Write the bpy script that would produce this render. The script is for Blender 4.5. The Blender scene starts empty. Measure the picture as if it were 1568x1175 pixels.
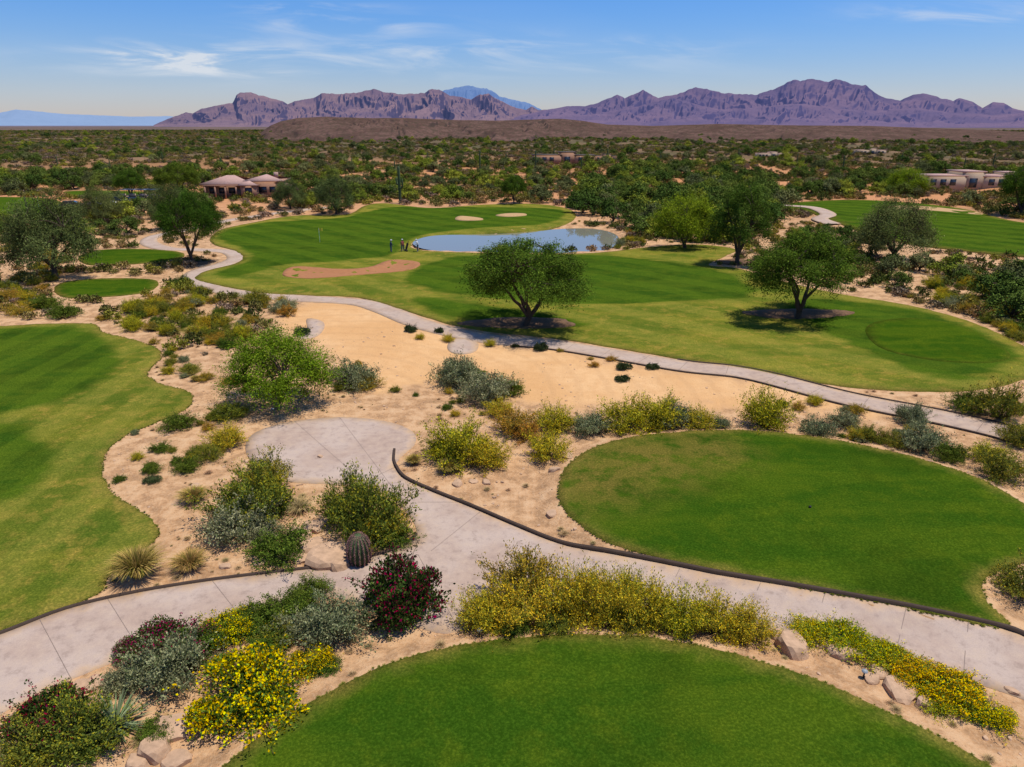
import bpy, math, random
import numpy as np
from mathutils import Vector
from mathutils.geometry import delaunay_2d_cdt
rng=np.random.default_rng(7); random.seed(7)
sc=bpy.context.scene
F=1079.0; CH=17.0; CX,CY=784.0,587.5
PIT=math.atan((CY-192)/F)
SP,CP=math.sin(PIT),math.cos(PIT)
# ------------------------------------------------------------ numeric helpers
def sm(x,a,b):
    t=np.clip((x-a)/(b-a),0,1); return t*t*(3-2*t)
def hsh(i,j,s):
    v=np.sin(i*127.1+j*311.7+s*74.7)*43758.5453
    return v-np.floor(v)
def vn(x,y,s=0):
    i=np.floor(x);j=np.floor(y);fx=x-i;fy=y-j
    fx=fx*fx*(3-2*fx);fy=fy*fy*(3-2*fy)
    return (hsh(i,j,s)*(1-fx)+hsh(i+1,j,s)*fx)*(1-fy)+(hsh(i,j+1,s)*(1-fx)+hsh(i+1,j+1,s)*fx)*fy
def fbm(x,y,s=0,o=4):
    a=.5;t=0;n=0
    for k in range(o):
        t=t+a*vn(x*2**k,y*2**k,s+k*3);n+=a;a*=.5
    return t/n
def hbase(x,y):
    r=np.hypot(x,y)
    a=.15+.42*sm(r,38,75)
    h=a*(fbm(x/16+3,y/16+8,1,2)-.5)*2
    b=sm(r,165,270)*(1-sm(r,900,2200))
    h=h+b*(7.5*(fbm(x/70,y/70,5,4)-.42)+1.4*(fbm(x/14,y/14,9,2)-.5))
    return h
def ray(u,v):
    u=np.asarray(u,float);v=np.asarray(v,float)
    dx=(u-CX);b=(CY-v)
    return dx, b*SP+F*CP, b*CP-F*SP
S_=np.exp(np.linspace(math.log(10),math.log(6000),500))
def G(pts,dz=0.0):
    """image pixels cast along camera rays -> plan position on the terrain surface"""
    P=np.asarray(pts,float).reshape(-1,2)
    dx,dy,dz_=ray(P[:,0],P[:,1]); n=np.hypot(dx,dy)
    ux,uy,uz=dx/n,dy/n,dz_/n
    X=ux[:,None]*S_;Y=uy[:,None]*S_;Z=CH+uz[:,None]*S_
    d=Z-(hbase(X,Y)+dz)
    neg=d<0
    k=np.argmax(neg,axis=1);k=np.where(neg.any(1),k,len(S_)-1);k=np.maximum(k,1)
    i=np.arange(len(P));d0=d[i,k-1];d1=d[i,k]
    t=np.clip(d0/(d0-d1+1e-12),0,1);s=S_[k-1]*(1-t)+S_[k]*t
    return np.stack([ux*s,uy*s],1)
def cat(P,closed=True,n=6):
    P=np.asarray(P,float);N=len(P);out=[]
    rngi=range(N) if closed else range(N-1)
    for i in rngi:
        if closed: p0,p1,p2,p3=P[i-1],P[i],P[(i+1)%N],P[(i+2)%N]
        else: p0,p1,p2,p3=P[max(i-1,0)],P[i],P[i+1],P[min(i+2,N-1)]
        for k in range(n):
            t=k/n
            out.append(.5*((2*p1)+(p2-p0)*t+(2*p0-5*p1+4*p2-p3)*t*t+(3*p1-p0-3*p2+p3)*t**3))
    if not closed: out.append(P[-1])
    return np.array(out)
def resample(P,step,closed=True):
    Q=np.vstack([P,P[:1]]) if closed else P
    L=np.concatenate([[0],np.cumsum(np.hypot(*(Q[1:]-Q[:-1]).T))])
    n=max(8,int(L[-1]/step)); t=np.linspace(0,L[-1],n+1)
    R=np.stack([np.interp(t,L,Q[:,0]),np.interp(t,L,Q[:,1])],1)
    return R[:-1] if closed else R
def sdf(P,X,Y,m=6.0):
    X=np.asarray(X,float);Y=np.asarray(Y,float)
    out=np.full(X.shape,m,float);mn=P.min(0)-m;mx=P.max(0)+m
    sel=(X>mn[0])&(X<mx[0])&(Y>mn[1])&(Y<mx[1])
    x=X[sel];y=Y[sel]
    if x.size==0:return out
    d=np.full(x.shape,1e18);ins=np.zeros(x.shape,bool)
    for k in range(len(P)):
        a=P[k-1];b=P[k];e=b-a;ee=e@e+1e-12;wx=x-a[0];wy=y-a[1]
        t=np.clip((wx*e[0]+wy*e[1])/ee,0,1)
        d=np.minimum(d,(wx-t*e[0])**2+(wy-t*e[1])**2)
        c=(a[1]>y)!=(b[1]>y)
        if c.any():
            ins^=c&(x<e[0]*(y-a[1])/(e[1] if abs(e[1])>1e-9 else 1e-9)+a[0])
    d=np.sqrt(d);out[sel]=np.minimum(np.where(ins,-d,d),m)
    return out
# ------------------------------------------------------------ outlines
def area(px,step=.4,dz=0,jit=0.0,n=6):
    P=resample(G(cat(px,True,n),dz),step)
    if jit>0:
        c=np.roll(P,-1,0)-np.roll(P,1,0);nn=np.stack([c[:,1],-c[:,0]],1)/(np.hypot(c[:,0],c[:,1])[:,None]+1e-9)
        P=P+nn*((fbm(P[:,0]*2.1,P[:,1]*2.1,33,3)-.5)*2*jit)[:,None]
    return P
TEE=.3
pathA=area([(-120,1012),(0,972),(100,934),(200,910),(300,893),(400,880),(500,868),(570,853),(615,838),(638,820),(628,792),(600,764),(560,745),(500,742),(440,738),(405,722),(378,697),(382,670),(420,652),(480,642),(540,640),(600,648),(632,662),(636,680),(615,700),(606,715),(620,733),(660,752),(720,776),(790,806),(850,830),(920,850),(1000,868),(1100,889),(1200,906),(1300,924),(1400,943),(1500,965),(1568,982),(1700,1015),(1700,1125),(1568,1072),(1470,1040),(1380,1012),(1290,988),(1200,970),(1100,952),(1000,938),(900,930),(820,930),(760,940),(720,960),(690,972),(650,965),(600,945),(540,922),(490,915),(430,928),(350,955),(280,980),(200,1005),(130,1033),(60,1062),(0,1095),(-120,1150)],.35)
T1=area([(-300,490),(-100,496),(0,500),(60,497),(140,497),(158,510),(200,520),(238,533),(246,548),(234,562),(226,575),(250,590),(285,600),(296,612),(280,630),(220,655),(180,675),(157,705),(157,735),(180,765),(215,785),(238,805),(235,830),(200,850),(168,880),(160,905),(110,928),(50,950),(-50,985),(-250,1040),(-600,900),(-500,600)],.4,0,.16)
T2=area([(83,445),(95,434),(140,428),(200,427),(238,430),(240,440),(215,450),(150,456),(100,456)],.5,0,.1)
T2b=area([(120,395),(150,384),(215,382),(270,386),(282,393),(250,402),(180,406),(135,406)],.6,0,.15)
T2c=area([(-200,300),(-50,302),(60,304),(95,312),(90,330),(30,338),(-200,338)],1.2,0,.2)
T2d=area([(100,294),(180,293),(245,297),(200,303),(120,302)],1.5,0,.2)
T3=area([(302,429),(340,439),(400,449),(470,453),(545,456),(598,469),(650,486),(700,500),(760,510),(850,519),(950,535),(1050,552),(1150,566),(1250,587),(1350,598),(1470,600),(1560,585),(1600,560),(1568,532),(1530,512),(1480,492),(1420,475),(1360,463),(1280,450),(1200,432),(1130,412),(1085,407),(1110,393),(1125,382),(1060,375),(985,380),(935,386),(885,389),(800,390),(700,387),(645,384),(628,376),(650,365),(700,359),(760,354),(820,351),(862,346),(882,332),(868,320),(820,313),(740,314),(660,319),(590,312),(558,316),(530,329),(450,331),(390,341),(340,352),(322,366),(330,376),(358,384),(372,394),(362,404),(322,414),(303,422)],.7,0,.14)
T4=area([(1190,316),(1230,310),(1310,307),(1400,312),(1480,322),(1568,342),(1760,360),(1760,420),(1600,398),(1500,388),(1400,376),(1330,360),(1290,345),(1265,336),(1235,325)],1.2,0,.2)
T5=area([(857,745),(868,717),(900,691),(960,672),(1040,663),(1130,660),(1230,668),(1330,685),(1430,710),(1510,740),(1575,778),(1625,815),(1600,850),(1535,873),(1503,893),(1515,928),(1545,960),(1500,957),(1400,934),(1300,914),(1200,895),(1100,876),(1000,853),(930,830),(885,802),(860,772)],.35,TEE,.08)
T6=area([(345,1175),(420,1115),(500,1064),(600,1018),(700,991),(820,977),(920,975),(1020,982),(1120,1002),(1250,1044),(1350,1088),(1450,1138),(1545,1195),(1650,1300),(1500,1450),(900,1500),(350,1450),(220,1300)],.35,TEE,.08)
bunk=area([(434,417),(455,409),(520,413),(565,410),(600,399),(642,403),(628,414),(560,421),(480,427),(440,425)],.5,0,.1)
bunk2=area([(697,337),(705,332),(735,335),(738,338),(712,339)],.5)
bunk3=area([(759,331),(775,328),(801,328),(805,331),(778,333)],.5)
bunk4=area([(1360,318),(1400,316),(1490,325),(1500,330),(1430,324),(1370,322)],.8)
pond=area([(632,374),(655,366),(700,361),(770,357),(840,353),(900,352),(935,358),(948,368),(930,382),(885,386),(800,388),(700,385),(648,383)],.6,-.35)
soft=area([(450,470),(550,464),(640,500),(720,525),(850,540),(1000,565),(1130,580),(1300,607),(1420,640),(1250,635),(1100,625),(950,620),(850,625),(780,600),(650,590),(590,600),(540,565),(480,525),(430,500)],.8)
TZ=[(1325,508),(1345,494),(1400,489),(1470,500),(1530,530),(1545,550),(1500,558),(1420,552),(1350,535)]
gz=[area(p,.8,d) for p,d in [
 ([(-200,500),(0,503),(120,503),(175,530),(182,560),(150,590),(70,620),(0,640),(-200,680)],0),
 ([(-200,650),(0,650),(60,662),(80,700),(60,745),(0,770),(-200,790)],0),
 ([(330,360),(400,342),(520,334),(600,318),(740,318),(860,322),(840,342),(740,350),(660,358),(620,372),(600,392),(520,400),(430,408),(360,425),(330,420),(385,396),(360,378)],0),
 ([(620,425),(690,395),(800,394),(930,392),(1085,412),(1140,432),(1150,455),(1060,462),(960,468),(860,465),(760,458),(660,445)],0),
 ([(1210,480),(1400,570),(1500,580),(1540,560),(1560,540),(1440,485),(1330,465),(1230,458)],0),
 ([(640,455),(760,470),(850,485),(900,500),(820,505),(720,490),(650,475)],0)]]
cB=resample(G(cat([(1700,715),(1568,671),(1450,642),(1300,612),(1150,574),(1050,562),(950,545),(850,529),(760,521),(700,511),(640,495),(590,475),(545,463),(450,457),(370,450),(320,440),(297,428),(303,416),(340,406),(362,396),(350,386),(300,383),(255,381),(228,372),(240,361),(290,352),(350,338),(430,326),(500,318)],False,8)),.5,False)
cC=resample(G(cat([(1150,312),(1200,316),(1245,320),(1268,330),(1255,337),(1275,345)],False,8)),.8,False)
def ribP(c,w):
    t=np.gradient(c,axis=0);t/=np.hypot(t[:,0],t[:,1])[:,None]+1e-9
    n=np.stack([-t[:,1],t[:,0]],1);return np.vstack([c+n*w/2,(c-n*w/2)[::-1]])
rB=ribP(cB[::2],2.5);rC=ribP(cC[::2],3)
HW=-.35
def height(x,y):
    h=hbase(x,y)
    for T in(T5,T6): h=h+TEE*(1-sm(sdf(T,x,y,3),0.0,1.3))
    h=h-.35*(1-sm(sdf(bunk,x,y,3),-1.6,0.1))
    k=1-sm(sdf(pond,x,y,4),-1.2,1.6)
    return h*(1-k)+(HW-.7)*k
# ------------------------------------------------------------ materials
def mat(name):
    m=bpy.data.materials.new(name);m.use_nodes=True;nt=m.node_tree
    b=nt.nodes['Principled BSDF'];return m,nt,b
def nd(nt,t,inp={},**pr):
    n=nt.nodes.new(t)
    for k,v in pr.items(): setattr(n,k,v)
    for k,v in inp.items():
        if isinstance(v,bpy.types.NodeSocket): nt.links.new(v,n.inputs[k])
        else: n.inputs[k].default_value=v
    return n
def mth(nt,op,a,b=0.0,c=0.0):
    return nd(nt,'ShaderNodeMath',{0:a,1:b,2:c},operation=op).outputs[0]
def mix(nt,f,a,b,bt='MIX'):
    n=nt.nodes.new('ShaderNodeMix');n.data_type='RGBA';n.blend_type=bt
    for k,v in((0,f),(6,a),(7,b)):
        if isinstance(v,bpy.types.NodeSocket): nt.links.new(v,n.inputs[k])
        else: n.inputs[k].default_value=v if k==0 else (tuple(v)+(1,))[:4]
    return n.outputs[2]
def noise(nt,vec,scale,det=3,rough=.55,dist=0):
    return nd(nt,'ShaderNodeTexNoise',{'Vector':vec,'Scale':scale,'Detail':det,'Roughness':rough,'Distortion':dist}).outputs[0]
def mr(nt,v,a,b,c=0.0,d=1.0):
    return nd(nt,'ShaderNodeMapRange',{0:v,1:a,2:b,3:c,4:d},interpolation_type='SMOOTHSTEP').outputs[0]
def pos(nt): return nd(nt,'ShaderNodeNewGeometry').outputs['Position']
def at(nt,n): return nd(nt,'ShaderNodeAttribute',attribute_name=n)
def bump(nt,b,hgt,st=.4,d=.05):
    n=nd(nt,'ShaderNodeBump',{'Height':hgt,'Strength':st,'Distance':d});nt.links.new(n.outputs[0],b.inputs['Normal'])
def fin(nt,b,col,r=.9,s=.15):
    if isinstance(col,bpy.types.NodeSocket): nt.links.new(col,b.inputs['Base Color'])
    else: b.inputs['Base Color'].default_value=tuple(col)+(1,)
    b.inputs['Roughness'].default_value=r;b.inputs['Specular IOR Level'].default_value=s
def simple(name,col,r=.7,s=.3,var=.15,scale=3.0):
    m,nt,b=mat(name);p=pos(nt)
    n=noise(nt,p,scale);c=mix(nt,n,[x*(1-var) for x in col],[min(1,x*(1+var)) for x in col]);fin(nt,b,c,r,s);return m
def m_ground():
    m,nt,b=mat('desert_soil');p=pos(nt)
    n1=noise(nt,p,.12,3);n2=noise(nt,p,1.1,5,.65);n3=noise(nt,p,9,4,.7)
    c=mix(nt,mr(nt,n1,.35,.65),(.50,.275,.125),(.41,.21,.088))
    c=mix(nt,mr(nt,n2,.40,.70),c,(.55,.345,.185))
    c=mix(nt,mr(nt,n2,.55,.36,0,.8),c,(.27,.15,.072))
    v=nd(nt,'ShaderNodeTexVoronoi',{'Vector':p,'Scale':6.0});
    c=mix(nt,mr(nt,v.outputs['Distance'],.22,.08,0,.65),c,(.19,.115,.065))
    c=mix(nt,mr(nt,n3,.35,.75,0,.5),c,(.54,.365,.21))
    s=mix(nt,mr(nt,n1,.35,.65),(.58,.325,.135),(.65,.395,.185));s=mix(nt,mr(nt,n2,.35,.75,0,.6),s,(.53,.285,.115))
    s=mix(nt,mr(nt,n3,.45,.75,0,.3),s,(.44,.25,.11))
    ring=nd(nt,'ShaderNodeTexWave',{'Vector':nd(nt,'ShaderNodeVectorMath',{0:p,1:(14,-44,0)},operation='ADD').outputs[0],'Scale':.16,'Distortion':9.0,'Detail':3.0,'Detail Scale':.3},wave_type='RINGS',rings_direction='Z').outputs[1]
    s=mix(nt,mr(nt,ring,.7,1.0,0,.18),s,(.42,.24,.11))
    c=mix(nt,at(nt,'soft').outputs['Fac'],c,s)
    f1=noise(nt,p,.03,6,.7);f2=noise(nt,p,.0025,4,.6)
    sp=nd(nt,'ShaderNodeSeparateXYZ',{0:p});
    st=nd(nt,'ShaderNodeCombineXYZ',{0:mth(nt,'MULTIPLY',sp.outputs[0],.008),1:mth(nt,'MULTIPLY',sp.outputs[1],.0016)}).outputs[0]
    f3=noise(nt,st,1.0,6,.7)
    far=mix(nt,mr(nt,f1,.42,.64),(.085,.07,.03),(.20,.115,.058))
    far=mix(nt,mr(nt,f2,.4,.65,0,.5),far,(.12,.085,.045))
    vf=mix(nt,mr(nt,f3,.38,.62),(.085,.06,.042),(.155,.10,.072))
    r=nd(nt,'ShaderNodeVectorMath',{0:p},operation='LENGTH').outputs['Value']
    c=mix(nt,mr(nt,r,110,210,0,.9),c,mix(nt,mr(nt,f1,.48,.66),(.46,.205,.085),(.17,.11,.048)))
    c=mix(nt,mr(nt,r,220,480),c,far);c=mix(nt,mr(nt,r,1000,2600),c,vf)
    c=mix(nt,mr(nt,r,5000,25000,0,.85),c,(.14,.135,.20))  # purple-blue horizon haze painted into the far soil colour
    fin(nt,b,c,.95,.1)
    bump(nt,b,mth(nt,'ADD',n2,mth(nt,'MULTIPLY',n3,.4)),.9,.16);return m
def m_turf(name,cg,cr,stripe=0.0,bd='DIAGONAL'):
    m,nt,b=mat(name);p=pos(nt)
    n1=noise(nt,p,.16,3,.6);n2=noise(nt,p,.9,5,.7);n3=noise(nt,p,11,3,.8)
    sp=nd(nt,'ShaderNodeSeparateXYZ',{0:p});st=nd(nt,'ShaderNodeCombineXYZ',{0:mth(nt,'MULTIPLY',sp.outputs[0],.05),1:mth(nt,'MULTIPLY',sp.outputs[1],.22)}).outputs[0]
    n5=noise(nt,st,1.6,4,.6,.8)
    g=at(nt,'gz').outputs['Fac'];e=at(nt,'edge').outputs['Fac'];w=at(nt,'brown').outputs['Fac']
    f=mth(nt,'ADD',g,mth(nt,'MULTIPLY',mth(nt,'SUBTRACT',mth(nt,'ADD',mth(nt,'MULTIPLY',n2,.4),mth(nt,'MULTIPLY',n5,.6)),.5),1.6))
    r=mix(nt,mr(nt,n5,.35,.62),cr,[x*y for x,y in zip(cr,(.55,.74,.7))])
    r=mix(nt,mr(nt,n2,.46,.68,0,.85),r,(.30,.215,.04))
    r=mix(nt,mr(nt,n1,.55,.4,0,.45),r,(.07,.115,.012))
    gg=mix(nt,mr(nt,n5,.38,.64),cg,[x*y for x,y in zip(cg,(1.8,1.32,1.25))])
    gg=mix(nt,mr(nt,n2,.42,.72,0,.7),gg,[x*y for x,y in zip(cg,(2.3,1.45,1.3))])
    gg=mix(nt,mr(nt,n1,.5,.3,0,.7),gg,[x*y for x,y in zip(cg,(.75,.70,.8))])
    if stripe:
        sx=nd(nt,'ShaderNodeTexWave',{'Vector':p,'Scale':.085,'Distortion':1.6,'Detail':2.0,'Detail Scale':.3},bands_direction=bd).outputs[1]
        k=mth(nt,'MULTIPLY',mr(nt,sx,.35,.65,0,stripe),mr(nt,n2,.2,.55,.3,1))
        gg=mix(nt,k,gg,[x*y for x,y in zip(cg,(2.5,1.8,1.5))]);r=mix(nt,mth(nt,'MULTIPLY',k,.8),r,(.27,.24,.04))
    c=mix(nt,mr(nt,f,.3,.75),r,gg)
    c=mix(nt,mth(nt,'MULTIPLY',w,mr(nt,n2,.30,.6)),c,(.18,.13,.028))
    c=mix(nt,mth(nt,'MULTIPLY',e,mr(nt,n2,.25,.7)),c,(.24,.18,.04))
    c=mix(nt,mr(nt,n3,.30,.70,.0,.75),c,mix(nt,1.0,c,(.40,.46,.36),'MULTIPLY'))
    c=mix(nt,mr(nt,n3,.52,.28,0,.55),c,mix(nt,1.0,c,(1.85,1.5,1.4),'MULTIPLY'))
    fin(nt,b,c,1,0);bump(nt,b,mth(nt,'ADD',n3,n2),.7,.06);return m
def m_conc():
    m,nt,b=mat('concrete_path');p=pos(nt)
    n1=noise(nt,p,.35,4,.6);n2=noise(nt,p,2.2,5,.7);n3=noise(nt,p,30,2,.7)
    c=mix(nt,mr(nt,n1,.35,.65),(.37,.265,.20),(.43,.33,.262))
    c=mix(nt,mr(nt,n2,.45,.75,0,.6),c,(.48,.36,.255));c=mix(nt,mr(nt,n2,.5,.3,0,.7),c,(.27,.195,.15))
    c=mix(nt,mr(nt,n3,.4,.7,0,.3),c,(.24,.18,.145))
    a=at(nt,'along').outputs['Fac']
    fr=mth(nt,'FRACT',mth(nt,'DIVIDE',a,3.2));c=mix(nt,mr(nt,fr,.014,.008,0,.7),c,(.12,.09,.07))
    ed=at(nt,'edge').outputs['Fac'];c=mix(nt,mth(nt,'MULTIPLY',ed,mr(nt,n2,.3,.7,.1,.9)),c,(.50,.31,.15))
    fin(nt,b,c,.9,.1);bump(nt,b,n3,.15,.01);return m
def m_leaf(name,tr=.3,var=.3):
    m=bpy.data.materials.new(name);m.use_nodes=True;nt=m.node_tree;nt.nodes.clear()
    a=at(nt,'col').outputs['Color'];o=nd(nt,'ShaderNodeObjectInfo').outputs['Random']
    h=nd(nt,'ShaderNodeHueSaturation',{'Hue':mth(nt,'ADD',.5,mth(nt,'MULTIPLY',mth(nt,'SUBTRACT',o,.5),-.04)),'Saturation':1.08,'Value':mth(nt,'ADD',1-var/2,mth(nt,'MULTIPLY',o,var)),'Color':a}).outputs[0]
    d=nd(nt,'ShaderNodeBsdfDiffuse',{'Color':h}).outputs[0]
    if tr:
        t=nd(nt,'ShaderNodeBsdfTranslucent',{'Color':h}).outputs[0];d=nd(nt,'ShaderNodeMixShader',{0:tr,1:d,2:t}).outputs[0]
    nd(nt,'ShaderNodeOutputMaterial',{0:d});return m
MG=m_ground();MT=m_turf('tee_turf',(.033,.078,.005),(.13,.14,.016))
MF=m_turf('fairway_turf',(.038,.085,.007),(.16,.17,.02),.0)
MFs=m_turf('striped_turf',(.034,.078,.007),(.205,.19,.024),.42);MFl=m_turf('striped_turf_left',(.036,.080,.007),(.165,.165,.02),.42,'X')
MC=m_conc();ML=m_leaf('foliage',.25);ML2=m_leaf('scrub_foliage',0,.5);MK=simple('kerb_edging',(.06,.04,.03),.9,.1,.3)
MR=simple('boulder_rock',(.42,.27,.165),.9,.1,.45,4);MB=simple('bark',(.08,.055,.038),.9,.1,.4,8)
MS=simple('bunker_sand',(.32,.14,.06),.95,.1,.2,2);MS2=simple('pale_bunker_sand',(.42,.26,.12),.95,.1,.15,2)
MMu=simple('shade_mulch',(.15,.085,.045),.95,.1,.5,5)
MCac=simple('cactus_skin',(.06,.09,.035),.8,.2,.3,3)
# ------------------------------------------------------------ mesh helpers
def link(o,parent=None):
    sc.collection.objects.link(o)
    if parent: o.parent=parent
    return o
def fattr(me,name,arr):
    a=me.attributes.new(name,'FLOAT','POINT');a.data.foreach_set('value',np.asarray(arr,np.float32))
def qmesh(name,V,Q,mats,col=None,mi=None,smooth=False):
    V=np.asarray(V,np.float32);Q=np.asarray(Q,np.int32);me=bpy.data.meshes.new(name)
    me.vertices.add(len(V));me.vertices.foreach_set('co',V.ravel())
    me.loops.add(Q.size);me.loops.foreach_set('vertex_index',Q.ravel())
    me.polygons.add(len(Q));me.polygons.foreach_set('loop_start',np.arange(0,Q.size,Q.shape[1],dtype=np.int32))
    for m in mats: me.materials.append(m)
    if mi is not None: me.polygons.foreach_set('material_index',np.asarray(mi,np.int32))
    if smooth: me.polygons.foreach_set('use_smooth',np.ones(len(Q),bool))
    if col is not None:
        a=me.attributes.new('col','FLOAT_COLOR','POINT')
        c=np.ones((len(V),4),np.float32);c[:,:3]=col;a.data.foreach_set('color',c.ravel())
    me.update(calc_edges=True);me.validate();return me
class B:
    def __init__(s): s.V=[];s.Q=[];s.C=[];s.M=[];s.n=0
    def add(s,V,Q,col=(1,1,1),mi=0):
        V=np.asarray(V,float);Q=np.asarray(Q,int)
        s.V.append(V);s.Q.append(Q+s.n);s.n+=len(V)
        c=np.asarray(col,float);s.C.append(np.broadcast_to(c,(len(V),3)));s.M.append(np.full(len(Q),mi))
    def tube(s,P,R,k=5,col=(.1,.07,.05),mi=0):
        P=np.asarray(P,float);R=np.asarray(R,float);T=np.gradient(P,axis=0);T/=np.linalg.norm(T,axis=1)[:,None]+1e-9
        up=np.array([0,0,1.0]) if abs(T[0][2])<.9 else np.array([1.0,0,0])
        A=np.cross(T,up);A/=np.linalg.norm(A,axis=1)[:,None]+1e-9;Bn=np.cross(T,A)
        th=np.arange(k)*2*math.pi/k
        V=P[:,None]+(A[:,None]*np.cos(th)[None,:,None]+Bn[:,None]*np.sin(th)[None,:,None])*R[:,None,None]
        n=len(P);Q=[[i*k+j,i*k+(j+1)%k,(i+1)*k+(j+1)%k,(i+1)*k+j] for i in range(n-1) for j in range(k)]
        s.add(V.reshape(-1,3),Q,col,mi)
    def leaves(s,C,D,L,Wd,col,mi=0,nrm=None):
        N=len(C);D=D/(np.linalg.norm(D,axis=1)[:,None]+1e-9)
        r=rng.normal(size=(N,3))*(1 if nrm is None else .55)
        if nrm is not None: r=r+nrm
        S=np.cross(D,r);S/=np.linalg.norm(S,axis=1)[:,None]+1e-9
        L=np.broadcast_to(L,(N,))[:,None];Wd=np.broadcast_to(Wd,(N,))[:,None]
        V=np.stack([C-D*L/2,C+S*Wd/2,C+D*L/2,C-S*Wd/2],1).reshape(-1,3)
        s.add(V,np.arange(4*N).reshape(N,4),np.repeat(col,4,0),mi)
    def box(s,c,d,mi=0,col=(1,1,1),rz=0):
        x,y,z=[q/2 for q in d];V=np.array([(-x,-y,-z),(x,-y,-z),(x,y,-z),(-x,y,-z),(-x,-y,z),(x,-y,z),(x,y,z),(-x,y,z)])
        if rz: cc,ss=math.cos(rz),math.sin(rz);V=np.stack([V[:,0]*cc-V[:,1]*ss,V[:,0]*ss+V[:,1]*cc,V[:,2]],1)
        s.add(V+np.array(c),[(3,2,1,0),(4,5,6,7),(0,1,5,4),(1,2,6,5),(2,3,7,6),(3,0,4,7)],col,mi)
    def mesh(s,name,mats,smooth=False):
        return qmesh(name,np.vstack(s.V),np.vstack(s.Q),mats,np.vstack(s.C),np.concatenate(s.M),smooth)
def polymesh(name,P,sp,dz,m,gzs=(),edge=1.0,brown=None,skirt=True,z0=None,ek=.9):
    mn=P.min(0);mx=P.max(0);gx,gy=np.meshgrid(np.arange(mn[0],mx[0],sp),np.arange(mn[1],mx[1],sp))
    gx=(gx+rng.uniform(-.2,.2,gx.shape)*sp).ravel();gy=(gy+rng.uniform(-.2,.2,gy.shape)*sp).ravel()
    k=sdf(P,gx,gy,1)<-sp*.45;A=np.vstack([P,np.stack([gx[k],gy[k]],1)])
    n=len(P);r=delaunay_2d_cdt([Vector(a) for a in A],[(i,(i+1)%n) for i in range(n)],[],1,1e-5)
    V=np.array([tuple(v) for v in r[0]]);z=height(V[:,0],V[:,1])+dz if z0 is None else np.full(len(V),z0)
    Fc=[tuple(f) for f in r[2]];V3=[(a[0],a[1],b) for a,b in zip(V,z)]
    me=bpy.data.meshes.new(name)
    if skirt:
        rim={}
        for f in Fc:
            for i in range(len(f)):
                a,b=f[i],f[(i+1)%len(f)];key=(min(a,b),max(a,b));rim.setdefault(key,[]).append((a,b))
        lo={}
        for key,l in rim.items():
            if len(l)==1:
                a,b=l[0]
                for q in(a,b):
                    if q not in lo: lo[q]=len(V3);V3.append((V3[q][0],V3[q][1],V3[q][2]-dz-.05))
                Fc.append((b,a,lo[a],lo[b]))
    me.from_pydata(V3,[],Fc);me.materials.append(m)
    W=np.array(V3);x,y=W[:,0],W[:,1]
    d=sdf(P,x,y,8);fattr(me,'edge',(1-sm(-d,0,edge))*ek)
    g=np.zeros(len(x))
    if gzs=='all': g=sm(-d,.1,1.0)*.5+.62
    else:
        for q in gzs: g=np.maximum(g,1-sm(sdf(q,x,y,4),-2.0,2.0))
    fattr(me,'gz',g);fattr(me,'brown',np.zeros(len(x)) if brown is None else brown(x,y));fattr(me,'along',np.full(len(x),1.5))
    me.polygons.foreach_set('use_smooth',np.ones(len(Fc),bool));me.update()
    return link(bpy.data.objects.new(name,me))
def ribbon(name,C,w,dz,hgt,m,parent=None,s=0):
    C=np.asarray(C);t=np.gradient(C,axis=0);t/=np.hypot(t[:,0],t[:,1])[:,None]+1e-9;n=np.stack([-t[:,1],t[:,0]],1)
    L=np.concatenate([[0],np.cumsum(np.hypot(*(C[1:]-C[:-1]).T))]);ofs=np.array([-.5,-.5,-.25,0,.25,.5,.5]);N=len(C);V=[];al=[];ed=[]
    for j,o in enumerate(ofs):
        p=C+n*(o*w+s);z=height(p[:,0],p[:,1])+dz+hgt
        if j in(0,6): z=z-hgt-.06
        V.append(np.stack([p[:,0],p[:,1],z],1));al.append(L);ed.append(np.full(N,.8 if abs(o)==.5 else .1))
    V=np.vstack(V);k=len(ofs);Q=[[j*N+i,(j+1)*N+i,(j+1)*N+i+1,j*N+i+1] for j in range(k-1) for i in range(N-1)]
    me=qmesh(name,V,np.array(Q)[:,::-1],[m]);fattr(me,'along',np.concatenate(al));fattr(me,'edge',np.concatenate(ed))
    return link(bpy.data.objects.new(name,me),parent)
# ------------------------------------------------------------ ground sheet
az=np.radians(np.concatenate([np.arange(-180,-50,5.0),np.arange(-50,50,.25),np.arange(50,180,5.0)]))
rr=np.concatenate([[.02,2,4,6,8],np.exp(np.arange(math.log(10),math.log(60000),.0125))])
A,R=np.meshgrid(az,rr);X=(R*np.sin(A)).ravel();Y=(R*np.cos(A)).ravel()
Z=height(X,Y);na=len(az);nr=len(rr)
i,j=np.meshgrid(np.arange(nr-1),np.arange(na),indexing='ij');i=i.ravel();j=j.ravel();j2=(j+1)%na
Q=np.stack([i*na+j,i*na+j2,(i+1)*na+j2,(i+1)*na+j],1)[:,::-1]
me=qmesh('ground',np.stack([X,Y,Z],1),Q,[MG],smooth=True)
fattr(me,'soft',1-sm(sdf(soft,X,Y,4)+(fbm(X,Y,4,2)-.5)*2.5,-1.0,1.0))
link(bpy.data.objects.new('ground',me))
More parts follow.
